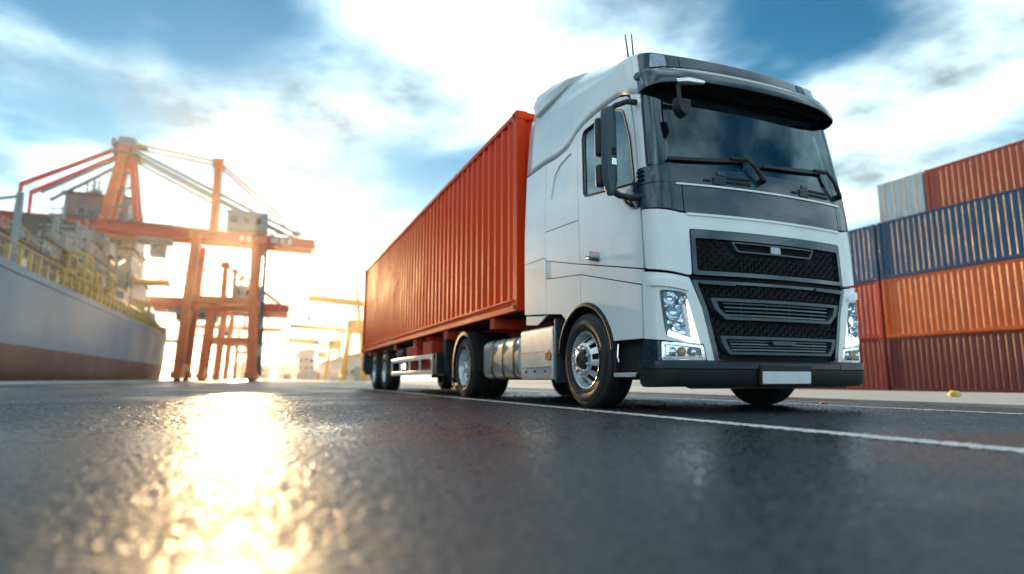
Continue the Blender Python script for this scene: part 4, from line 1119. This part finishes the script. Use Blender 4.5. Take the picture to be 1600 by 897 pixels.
def sect(y, z):
    k = interp([(-4,.80),(-1.6,.90),(1,.955),(3,.975),(9.2,1.0)], z)
    fl = 1.0 if y > 35 else 1-(1-max(0,(y-4)/31))*.35*(1-max(0, min(1, (z+1.6)/10.8)))
    fl2 = 1.0 if y < 144 else 1-((y-144)/19)*.35*(1-max(0, min(1, (z+1.6)/10.8)))
    return hb(y)*k*fl*fl2
def deckz(y): return 9.0+interp([(4,3.2),(18,1.6),(34,.5),(50,0),(163,.1)], y)
def strip(nm, zlist, m):
    b = MB(); rows = []
    for y in YS:
        left, right = [], []
        for z in zlist:
            zz = deckz(y) if z == 'd' else (deckz(y)+1.0 if z == 'b' else z)
            w = sect(y, min(9.2, zz))
            right.append(b.bm.verts.new((-29+w, y, zz))); left.append(b.bm.verts.new((-29-w, y, zz)))
        rows.append((left, right))
    for (l0, r0), (l1, r1) in zip(rows, rows[1:]):
        for i in range(len(zlist)-1):
            b.face([r0[i], r1[i], r1[i+1], r0[i+1]]); b.face([l0[i+1], l1[i+1], l1[i], l0[i]])
    for l, r in (rows[0], rows[-1]):
        for i in range(len(zlist)-1): b.face([l[i], r[i], r[i+1], l[i+1]])
    return b.build(nm, m, ship, smooth=40)
hull = strip('hull', [3.0, 4.5, 6, 7.5, 'd'], HULLM)
strip('boot_topping', [-4, -1.6, 0, 1.5, 2.997], BOOT)
b = MB(); L_ = [b.bm.verts.new((-29-sect(y,9.2)+.05, y, deckz(y)-.02)) for y in YS]; R_ = [b.bm.verts.new((-29+sect(y,9.2)-.05, y, deckz(y)-.02)) for y in YS]
for i in range(len(YS)-1): b.face([L_[i], R_[i], R_[i+1], L_[i+1]])
b.build('deck', DECKM, ship)
# hull plating seams and a rubbing strake
b = MB(); b.tube([(-29+sect(y,6)+.06, y, 8.45) for y in YS[2:-1]], .14, 6); b.build('rubbing_strake', HULLM, hull, smooth=40)
# rail: short posts with top rail
rp = random.Random(5)
y = 34.0; k = 0
while y < 160:
    x = -29+sect(y, 9.2)-.25; z = deckz(y)
    b = MB(); h = 1.35+rp.uniform(-.15,.25); b.box((x-.14, y-.20, z), (x+.14, y+.20, z+h)); b.build('rail_post', GOLD, ship)
    y += 2.3+rp.uniform(-.2,.3); k += 1
b = MB(); b.tube([(-29+sect(y,9.2)-.25, y, deckz(y)+1.75) for y in range(34,160,6)], .07, 5); b.tube([(-29+sect(y,9.2)-.25, y, deckz(y)+.9) for y in range(34,160,6)], .05, 5); b.build('hand_rail', GOLD, ship)
# superstructure
def blk(nm, a, b_, m=SHIPW, bev=.08): q = MB(); q.box(a, b_); return q.build(nm, m, ship, bevel=bev)
def windows(part, face, a0, a1, step, z0, z1, at, w=.9):
    a = a0
    while a < a1:
        q = MB()
        if face == 'X': q.box((at, a, z0), (at+.08, a+w, z1))
        else: q.box((a, at, z0), (a+w, at-.08, z1))
        q.build('window', WIND, part); a += step
d1 = blk('deckhouse', (-36.5,63,9.0), (-21.5,125,12.9), SHIPD)
d2 = blk('deckhouse', (-37,78,12.9), (-22.5,122,15.3), SHIPW)
d3 = blk('deckhouse', (-36,93,15.3), (-23.5,118,17.6), SHIPW)
d4 = blk('bridge_house', (-35,101,17.6), (-24.5,114,19.8), SHIPW)
windows(d2, 'X', 79.5, 120, 2.6, 13.6, 14.6, -22.5); windows(d3, 'X', 94.5, 116, 2.6, 16.0, 17.0, -23.5); windows(d4, 'X', 102, 113, 1.7, 18.3, 19.3, -24.5, 1.2)
windows(d1, 'X', 66, 123, 3.4, 10.4, 11.6, -21.5, 1.1); windows(d2, 'Y', -36, -23.5, 1.9, 13.6, 14.6, 78); windows(d3, 'Y', -35, -24.5, 1.8, 16.0, 17.0, 93); windows(d4, 'Y', -34.2, -25.4, 1.5, 18.3, 19.3, 101, 1.1)
for z, x, y0, y1 in ((13.0,-21.2,63,125),(15.4,-22.2,78,122),(17.7,-23.2,93,118)):
    b = MB(); b.box((x-.9, y0, z-.05), (x, y1, z+.10)); dk = b.build('side_walkway', SHIPD, ship)
    b = MB()
    yy = y0+.1
    while yy < y1: b.bar((x-.05, yy, z), (x-.05, yy, z+1.1), .07); yy += 1.6
    for hz in (.55, 1.1): b.bar((x-.05, y0, z+hz), (x-.05, y1, z+hz), .06)
    b.build('walkway_rail', SHIPW, dk)
rs = random.Random(11)
for i in range(70):      # vents, lockers, pipes and boxes on the house tops
    y = rs.uniform(62, 112); tier = rs.choice((0,1,2,2,3)); z = (12.9,15.3,17.6,19.8)[tier]
    y0, y1 = ((63,125),(78,122),(93,118),(101,114))[tier]; y = rs.uniform(y0, y1)
    x = rs.uniform(-26, -23.0) if tier else rs.uniform(-23.5,-22)
    s = rs.uniform(.5, 1.8); h = min(rs.uniform(.8, 2.6), max(.5, .205*y-z)); m_ = rs.choice((SHIPW,SHIPD,SHIPD,SHIPW,DECKM))
    b = MB()
    if rs.random() < .45: b.lathe([(0,s*.35),(h*.6,s*.35),(h*.62,s*.6),(h,s*.55),(h,0)], (x, y, z), 'Z', 12); nm = 'ventilator'
    else: b.box((x-s*.5, y-s, z), (x+s*.5, y+s, z+h)).box((x-s*.55, y-s*1.05, z+h), (x+s*.55, y+s*1.05, z+h+.12)); nm = 'deck_locker'
    b.build(nm, m_, ship, smooth=30 if nm == 'ventilator' else 0)
for (x, y, z, h) in ((-29,108,19.8,7),(-27,97,17.6,4.5),(-25,118,15.3,7),(-25,104,19.8,4),(-23,84,15.3,4),(-26,112,19.8,4.5)):
    b = MB(); b.tube([(x,y,z),(x,y,z+h)], [.22,.12], 8); b.bar((x-1.6,y,z+h*.7),(x+1.6,y,z+h*.7), .12); b.bar((x,y-1.4,z+h*.85),(x,y+1.4,z+h*.85), .12)
    b.box((x-.5,y-.5,z+h*.5),(x+.5,y+.5,z+h*.55)); b.build('mast', SHIPW, ship)
for i in range(16):      # spars, lattice booms and wires of the deck gear
    y = 64+i*4.2+rs.uniform(-1,1); x = rs.uniform(-24,-21.2); z = 12.9 if y > 116 else 12.9 if y < 80 else rs.choice((12.9,15.3)); h = min(rs.uniform(2.5,6.5), max(1.6, .225*y-z)); m_ = rs.choice((SHIPD,SHIPW,GOLD,SHIPD))
    b = MB(); b.bar((x,y,z),(x,y,z+h), .22); b.bar((x,y,z+h*.9),(x+rs.uniform(-1,1),y+rs.uniform(3,7),z+h*rs.uniform(.4,1.3)), .16); b.bar((x,y,z+h),(x,y-rs.uniform(2,5),z), .06); b.bar((x,y-.8,z+h*.6),(x,y+.8,z+h*.6), .14); b.bar((x,y-1.2,z),(x,y,z+h*.6), .1)
    b.build('spar', m_, ship)
# funnel
b = MB(); b.prism([(-33,104),(-28,104),(-27,106),(-27,110),(-28,112),(-33,112)], 'Z', 19.8, 23.5); b.build('funnel', SHIPD, ship, bevel=.2)
# tall bridge tower near the stern, behind the nearest crane's boom
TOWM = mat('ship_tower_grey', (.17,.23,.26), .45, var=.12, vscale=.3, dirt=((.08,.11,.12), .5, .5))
for k, (x0, x1, y0, y1, z0, z1) in enumerate(((-39,-24.5,138,154,9,20),(-38.8,-25.2,139,152,20,26),(-39.2,-25.0,140,150,26,32),(-38,-27,141,149,32,37))):
    d_ = blk('bridge_tower', (x0,y0,z0), (x1,y1,z1), TOWM, .12)
    for q in range(int((z1-z0)//2.8)): windows(d_, 'Y', x0+.8, x1-.6, 1.7, z0+.9+2.8*q, z0+1.9+2.8*q, y0, .9); windows(d_, 'X', y0+.8, y1-.6, 2.2, z0+.9+2.8*q, z0+1.9+2.8*q, x1, 1.0)
    b = MB(); b.box((x0-.6,y0-.7,z1-.06),(x1+.7,y1,z1+.12)); wk = b.build('side_walkway', SHIPD, ship)
    b = MB(); a = x0
    while a < x1+.6: b.bar((a,y0-.65,z1),(a,y0-.65,z1+1.1), .08); a += 1.3
    b.bar((x0-.6,y0-.65,z1+1.1),(x1+.7,y0-.65,z1+1.1), .08); b.bar((x1+.65,y0-.65,z1+1.1),(x1+.65,y1,z1+1.1), .08); b.build('walkway_rail', SHIPW, wk)
blk('bridge_wing', (-41,141,28.2), (-38.5,145,31), TOWM); blk('bridge_wing', (-25.2,141,28.2), (-22.4,145,31), TOWM)
for i in range(14):
    x = rs.uniform(-36,-27); y = rs.uniform(141,148); h = rs.uniform(1.2,5.0); b = MB()
    b.bar((x,y,37),(x,y,37+h), .2); b.bar((x-.9,y,37+h*.7),(x+.9,y,37+h*.7), .14); b.box((x-.5,y-.4,37),(x+.5,y+.4,37+h*.3)); b.build('antenna', rs.choice((SHIPD,TOWM)), ship)
# yellow lashing frames and hose crane amidships
for (x, y, h, w) in ((-19.6,84,5.6,3.2),(-19.8,90,4.4,2.6),(-19.6,97,5.0,2.2),(-19.6,121,4.6,2.4),(-19.8,128,5.2,2.0)):
    z = deckz(y); b = MB()
    for dy in (-w/2, w/2):
        b.bar((x,y+dy,z),(x,y+dy,z+h), .34); b.bar((x-1.6,y+dy,z),(x-1.6,y+dy,z+h), .34)
    for q in (.35,.68,1.0): b.bar((x,y-w/2,z+h*q),(x,y+w/2,z+h*q), .28); b.bar((x-1.6,y-w/2,z+h*q),(x-1.6,y+w/2,z+h*q), .28); b.bar((x-1.6,y-w/2,z+h*q),(x,y-w/2,z+h*q), .24)
    b.bar((x,y-w/2,z),(x,y+w/2,z+h*.68), .18); b.bar((x,y+w/2,z+h*.35),(x,y-w/2,z+h), .18); b.build('lashing_frame', GOLD, ship)
for i in range(26):      # winches, hatches and lockers along the deck
    y = rs.uniform(110, 143); x = rs.uniform(-24, -20.0); z = deckz(y); s = rs.uniform(.6,1.6); h = rs.uniform(1.2, 3.6)
    b = MB()
    if rs.random() < .5: b.box((x-s*.7,y-s,z),(x+s*.7,y+s,z+h*.7)).box((x-s*.4,y-s*.5,z+h*.7),(x+s*.3,y+s*.4,z+h)); nm = 'deck_locker'
    else: b.lathe([(-s,.25*h),(-s,.3*h),(-s*.9,.3*h),(-s*.85,.16*h),(s*.85,.16*h),(s*.9,.3*h),(s,.3*h),(s,.0)], (x,y,z+.32*h), 'Y', 14).box((x-.3*h,y-s,z),(x+.3*h,y-s*.8,z+.3*h)).box((x-.3*h,y+s*.8,z),(x+.3*h,y+s,z+.3*h)); nm = 'winch'
    b.build(nm, rs.choice((SHIPD,SHIPW,DECKM,GOLD)), ship)
for (x0,y0,x1,y1) in ((-21,112,-24.5,116),(-20.5,134,-25,141)): blk('deckhouse', (x0,y0,9.0), (x1,y1,9.0+(5.2 if y0 < 120 else 4.4)))
b = MB(); b.tube([(-19.2,60,9.0),(-19.2,60,15.5)], .28, 8); b.bar((-19.2,60,15.2),(-21.5,60,14.6), .2); b.build('lamp_post', SHIPW, ship)

# ------------------------------------------------------------------ quay cranes
CRN = mat('crane_orange_red', (.80,.15,.03), .45, var=.12, vscale=.3, dirt=((.28,.06,.03), .5, .5))
CRD = mat('crane_red', (.62,.04,.025), .45, var=.12, vscale=.3)
CGR = mat('crane_grey', (.22,.26,.27), .5, var=.15, vscale=.4)
YEL = mat('crane_yellow', (.80,.34,.02), .45, var=.12, vscale=.3, dirt=((.3,.16,.04), .4, .6))
MARK = mat('pale_marking', (.70,.66,.58), .5)
def beam(root, nm, p, q, w, h, m): b = MB(); b.bar(p, q, w, h); return b.build(nm, m, root, bevel=.06)
def quay_crane(y, xl, xr, zb, ztop, label, xw=-14.0, xg=-2.0, dy=7.0, apex=True, m=CRN):
    root = empty('quay_crane', ((xw+xg)/2, y, 0)); tag(root, label, 'crane', 'cranes standing along the quay')
    for x in (xw, xg):
        for s in (-1, 1):
            lg = beam(root, 'leg', (x, y+s*dy, 1.6), (x+(1.2 if x == xw else -.6), y+s*dy*.82, zb), 1.5, 1.5, m)
            b = MB(); b.box((x-.9, y+s*dy-2.6, .45), (x+.9, y+s*dy+2.6, 1.7)); bg = b.build('bogie', CRN, root, bevel=.1)
            for k in range(4): b = MB(); b.lathe([(-.35,.0),(-.35,.42),(.35,.42),(.35,0)], (x, y+s*dy-1.95+1.3*k, .44), 'X', 14); b.build('rail_wheel', STEELD, bg)
        beam(root, 'sill_beam', (x, y-dy, 2.4), (x, y+dy, 2.4), 1.2, 1.6, m); beam(root, 'portal_beam', (x+.3, y-dy*.9, zb*.55), (x+.3, y+dy*.9, zb*.55), 1.1, 1.6, m)
        beam(root, 'top_beam', (x+.5, y-dy*.85, zb), (x+.5, y+dy*.85, zb), 1.2, 1.8, m)
        if y < 400:
            beam(root, 'brace', (x, y-dy, 4), (x+.3, y+dy*.9, zb*.53), .5, .5, m); beam(root, 'brace', (x+.3, y+dy*.9, zb*.57), (x+.6, y-dy*.8, zb-.6), .5, .5, m)
    for s in (-1, 1):
        beam(root, 'cross_beam', (xw, y+s*dy*.92, zb*.55), (xg, y+s*dy*.92, zb*.55), 1.0, 1.4, m)
        beam(root, 'boom_girder', (xl, y+s*2.6, zb+1.4), (xr, y+s*2.6, zb+.6), 1.0, 2.0, CRD if s < 0 else m)
    for k in range(9):
        q = k/8; x = xl+(xr-xl)*q; beam(root, 'boom_tie', (x, y-2.6, zb+1.4-.8*q), (x, y+2.6, zb+1.4-.8*q), .6, .8, m)
    b = MB()
    for k in range(40):
        x = xl+(xr-xl)*k/39; b.bar((x, y-3.4, zb+2.2), (x, y-3.4, zb+3.4), .08)
    b.bar((xl, y-3.4, zb+3.6), (xr, y-3.4, zb+2.8), .09); b.box((xl, y-3.9, zb+2.0), (xr, y-3.1, zb+2.1)); b.build('walkway', CGR, root)
    b = MB(); b.box((xg-6, y-3.5, zb+2.4), (xg+1.5, y+3.5, zb+6.2)); mh = b.build('machinery_house', CGR, root, bevel=.15)
    for k in range(3): b = MB(); b.box((xg-5.2+2.2*k, y-3.56, zb+3.6), (xg-4.1+2.2*k, y-3.48, zb+5.0)); b.build('window', WIND, mh)
    b = MB(); b.box((xw-7, y-1.5, zb-3.6), (xw-4.4, y+1.3, zb-.9)); oc = b.build('operator_cab', SHIPW, root, bevel=.12)
    b = MB(); b.box((xw-6.7, y-1.56, zb-3.0), (xw-4.7, y-1.48, zb-1.5)); b.build('window', WIND, oc)
    b = MB(); b.box((xw-9, y-2.4, zb-.9), (xw-3.5, y+2.4, zb-.3)); b.build('trolley', CGR, root)
    # upper works
    ax = xw+3.6
    for s in (-1, 1): beam(root, 'mast', (ax, y+s*3.4, zb+1), (ax, y+s*1.4, ztop-1.0), 1.15, 1.15, m)
    for q in (.35, .7): beam(root, 'mast_tie', (ax, y-3.4+2*q, zb+1+(ztop-zb)*q), (ax, y+3.4-2*q, zb+1+(ztop-zb)*q), .6, .6, m)
    b = MB(); b.box((ax-1.0, y-2.2, ztop-1.4), (ax+1.0, y+2.2, ztop)); b.build('mast_head', m, root, bevel=.1)
    for s in (-1, 1):
        beam(root, 'stay', (ax, y+s*1.4, ztop-.4), (xr-2, y+s*2.6, zb+2), .35, .35, m)
        if not apex: beam(root, 'stay', (ax, y+s*1.4, ztop-.4), (xl+4, y+s*2.6, zb+2.6), .35, .35, m)
    for dx_, dy_ in ((-8.4,-1.8),(-8.4,1.8),(-4.2,-1.8),(-4.2,1.8)): b = MB(); b.bar((xw+dx_, y+dy_, zb-.9), (xw+dx_, y+dy_, zb-8.4), .12); b.build('hoist_rope', STEELD, root)
    b = MB(); b.box((xw-9.2, y-2.2, zb-9.0), (xw-3.4, y+2.2, zb-8.4)); b.build('spreader', YEL, root, bevel=.1)
    # stair tower
    b = MB(); z = 2.0; k = 0
    while z < zb-2:
        b.bar((xg+1.4, y-dy+(0 if k % 2 else 4), z), (xg+1.4, y-dy+(4 if k % 2 else 0), z+2.6), .7, .15); z += 2.6; k += 1
    b.build('stair', CGR, root)
    return root
c1 = quay_crane(132, -46, 8.6, 27.2, 44.0, 'nearest orange-red quay crane with its long boom reaching over the ship')
# tall forward tower of the nearest crane, standing on its girder
tx, y = -26.5, 132
for s in (-1, 1):
    beam(c1, 'tower_leg', (tx-2.2, y+s*2.6, 28.6), (tx, y+s*1.6, 44.2), 1.5, 1.5, CRN)
    beam(c1, 'tower_leg', (tx+3.2, y+s*2.6, 28.6), (tx+.9, y+s*1.6, 44.2), .9, .9, CRD)
    beam(c1, 'stay', (tx, y+s*1.6, 44.4), (-41.5, y+s*2.6, 34.6), .7, .7, CRD); beam(c1, 'stay', (tx, y+s*1.6, 42.4), (-38.5, y+s*2.6, 33.5), .5, .5, CGR)
    beam(c1, 'stay', (tx+1, y+s*1.6, 44.0), (5.5, y+s*2.6, 29.6), .5, .5, CGR); beam(c1, 'stay', (tx+1, y+s*1.6, 42.6), (2.5, y+s*2.6, 29.3), .35, .35, CGR)
    beam(c1, 'tie_rod', (tx, y+s*1.6, 45.2), (-10.4, y+s*1.2, 43.6), .32, .32, YEL)
    beam(c1, 'boom_end_post', (-41.5, y+s*2.6, 30.4), (-41.5, y+s*2.6, 34.8), .5, .5, CRD)
for q in range(5): beam(c1, 'tower_lacing', (tx-2.2+.44*q, y-2.6+.2*q, 28.6+3.1*q), (tx+3.2-.46*q, y-2.6+.2*q, 30.2+3.1*q), .4, .4, CGR)
b = MB(); b.box((tx-2.0, y-3, 42.6), (tx+2.6, y+3, 43.0)).box((tx-1.2, y-1.8, 43.0), (tx+1.6, y+1.8, 46.2)).box((tx-2.2,y-2.5,44.2),(tx-1.4,y+2.5,45.4)).box((tx+1.8,y-.6,44.6),(tx+3.4,y+.6,45.2)); b.build('tower_head', CGR, c1, bevel=.1)
b = MB()
for k in range(6): b.bar((tx-2+.9*k, y-3, 43.0), (tx-2+.9*k, y-3, 44.2), .09)
b.bar((tx-2, y-3, 44.2), (tx+2.6, y-3, 44.2), .09); b.build('tower_rail', CGR, c1)
for k, (x, w) in enumerate(((-5.6,.9),(-4.2,.9),(-2.6,.5),(-1.5,.9),(.2,1.3),(2.0,.9),(3.4,.7))):
    b = MB(); b.box((x, y-3.14, 27.5), (x+w, y-3.10, 28.5)); b.build('boom_marking', MARK, c1)
quay_crane(176, -40, 5.8, 18.6, 31, 'second orange quay crane, lower than the nearest and just beyond it', dy=6, apex=False)
quay_crane(228, -40, 7.5, 23.6, 38, 'middle orange quay crane between the low second crane and the distant ones', dy=7, apex=False)
quay_crane(285, -42, 9.0, 27.4, 44, 'fourth orange quay crane along the quay, partly lost in sun glare', apex=False)
quay_crane(372, -42, 9.5, 27.6, 45, 'fifth orange quay crane further down the quay in the glare', apex=False)
quay_crane(520, -42, 9.5, 27.6, 45, 'farthest orange quay crane, smallest at the end of the quay', apex=False)

# ------------------------------------------------------------------ yellow harbour cranes on the land side
def yard_crane(x, y, z, xb, label, s=1.0):
    root = empty('harbour_crane', (x, y, 0)); tag(root, label, 'crane', 'yellow cranes beyond the trailer')
    w = 3.0*s
    for sx in (-1, 1):
        for sy in (-1, 1): beam(root, 'leg', (x+sx*w, y+sy*w, .0), (x+sx*w*.55, y+sy*w*.6, z*.62), .9*s, .9*s, YEL)
        beam(root, 'sill_beam', (x+sx*w, y-w, 1.0), (x+sx*w, y+w, 1.0), .8*s, .9*s, YEL)
    for q in (.3, .6): beam(root, 'cross_beam', (x-w*(1-.45*q/.62), y-w*.8, z*q), (x+w*(1-.45*q/.62), y-w*.8, z*q), .6*s, .7*s, YEL)
    b = MB(); b.box((x-w*.8, y-w*.7, z*.62), (x+w*.9, y+w*.7, z*.62+3.2*s)); mh = b.build('machinery_house', YEL, root, bevel=.15)
    b = MB(); b.box((x-w*.8-.02, y-w*.72, z*.62+1.2*s), (x-w*.2, y-w*.69, z*.62+2.6*s)); b.build('window', WIND, mh)
    for sy in (-1, 1):
        beam(root, 'mast', (x+w*.3, y+sy*1.2*s, z*.62+3*s), (x, y+sy*.5*s, z+3.2*s), .7*s, .7*s, YEL)
        beam(root, 'boom', (x+2.4*s, y+sy*.9*s, z-.4*s), (xb, y+sy*.6*s, z+.5*s), .8*s, 1.5*s, YEL)
        beam(root, 'stay', (x, y+sy*.5*s, z+3.0*s), (xb+(x-xb)*.18, y+sy*.6*s, z+.8*s), .22*s, .22*s, CGR)
    for q in (.2,.4,.6,.8): beam(root, 'boom_tie', (x+(xb-x)*q, y-.8*s, z), (x+(xb-x)*q, y+.8*s, z), .35*s, .5*s, YEL)
    beam(root, 'hoist_cable', (xb+.6, y, z), (xb+.6, y, z-4.5*s), .16, .16, STEELD)
    b = MB(); b.box((xb+.1, y-.6, z-5.6*s), (xb+1.1, y+.6, z-4.4*s)); b.build('hook_block', CGR, root, bevel=.1)
    b = MB(); b.box((x+1.5*s, y-1.6*s, z-2.2*s), (x+4.2*s, y+1.6*s, z+.4*s)); b.build('counterweight', CGR, root, bevel=.1)
    return root
yard_crane(23.4, 172, 21.6, 10.4, 'nearest yellow harbour crane with a jib, just left of the orange container')
yard_crane(27.0, 258, 21.0, 9.5, 'middle yellow harbour crane behind the nearest one')
yard_crane(21.5, 318, 19.5, 8.0, 'fourth yellow harbour crane, low and just left of the small distant one')
yard_crane(33.0, 385, 22.0, 14.0, 'small distant yellow harbour crane over the far sheds')
# far sheds and office blocks
def shed(x0, x1, y0, y1, h, col, label, pitch=1.6, nwin=5, rows=1):
    root = empty('warehouse', ((x0+x1)/2, (y0+y1)/2, 0)); tag(root, label, 'building', 'buildings at the far end of the quay')
    m = mat('shed_'+('%d_%d_%d' % tuple(int(c*99) for c in col)), col, .6, var=.12, vscale=.2); xm = (x0+x1)/2
    b = MB(); b.box((x0, y0, -.25), (x1, y1, h)); b.build('wall', m, root)
    b = MB(); b.prism([(x0-.4,h-.02),(xm,h+pitch),(x1+.4,h-.02),(x1+.4,h+.15),(xm,h+pitch+.2),(x0-.4,h+.15)], 'Y', y0-.4, y1+.4); b.build('roof', CGR, root)
    for r in range(rows):
        for k in range(nwin):
            a = x0+(x1-x0)*(k+.2)/nwin; b = MB(); b.box((a, y0-.06, 1.6+r*3.2), (a+(x1-x0)/nwin*.6, y0+.05, 3.4+r*3.2)); b.build('window', WIND, root)
        n = max(2, int((y1-y0)/9))
        for k in range(n):
            a = y0+(y1-y0)*(k+.2)/n; b = MB(); b.box((x0-.06, a, 1.6+r*3.2), (x0+.05, a+(y1-y0)/n*.6, 3.4+r*3.2)); b.build('window', WIND, root)
    b = MB(); b.box((xm-2, y0-.08, -.2), (xm+2, y0+.05, min(4.5, h-1))); b.build('door', CGR, root)
    return root
shed(15.5, 22.5, 300, 345, 13.5, (.50,.56,.60), 'pale blue-grey office block with dark windows at the far quay', .4, 3, 3)
shed(24, 36, 205, 245, 7.5, (.55,.53,.50), 'low cream shed beside the nearest yellow crane')
shed(29, 44, 300, 360, 9, (.45,.50,.54), 'long grey shed behind the yellow cranes')
shed(11.5, 24, 470, 540, 11, (.56,.55,.52), 'distant cream warehouse near the end of the road')
shed(-1, 9, 640, 700, 14, (.50,.52,.54), 'hazy grey block closing the end of the road', .5, 4, 3)
shed(-22, -9, 590, 660, 15, (.52,.50,.48), 'faint block behind the farthest quay crane', .5, 4, 3)
# yellow-and-white containers standing about at the far side
for i, (x, y, k, lab) in enumerate(((13.5,186,'white','white container standing alone before the nearest yellow crane'),(13.0,236,'grey','pale grey container parked beyond the white one'),(10.2,286,'blue2','blue container left of the pale office block'),(17.5,224,'orange','orange container beside the low cream shed'))):
    container('shipping_container', 6.06, 2.59, cmat(k), (x, y, -.05), .0, lab, 'loose containers along the far road', fine=False)
# ------------------------------------------------------------------ haze
HAZE = 0.0002
hm = bpy.data.materials.new('haze_air'); hm.use_nodes = True; hn, hl_ = hm.node_tree.nodes, hm.node_tree.links; hn.clear()
pv = N(hn, 'ShaderNodeVolumePrincipled'); pv.inputs['Color'].default_value = (1, .97, .93, 1); pv.inputs['Density'].default_value = HAZE; pv.inputs['Anisotropy'].default_value = .80
ho = N(hn, 'ShaderNodeOutputMaterial'); hl_.new(pv.outputs[0], ho.inputs['Volume'])
b = MB(); b.box((-1850, -80, -5), (1850, 1850, 56)); tag(b.build('haze', hm), kind='stuff')
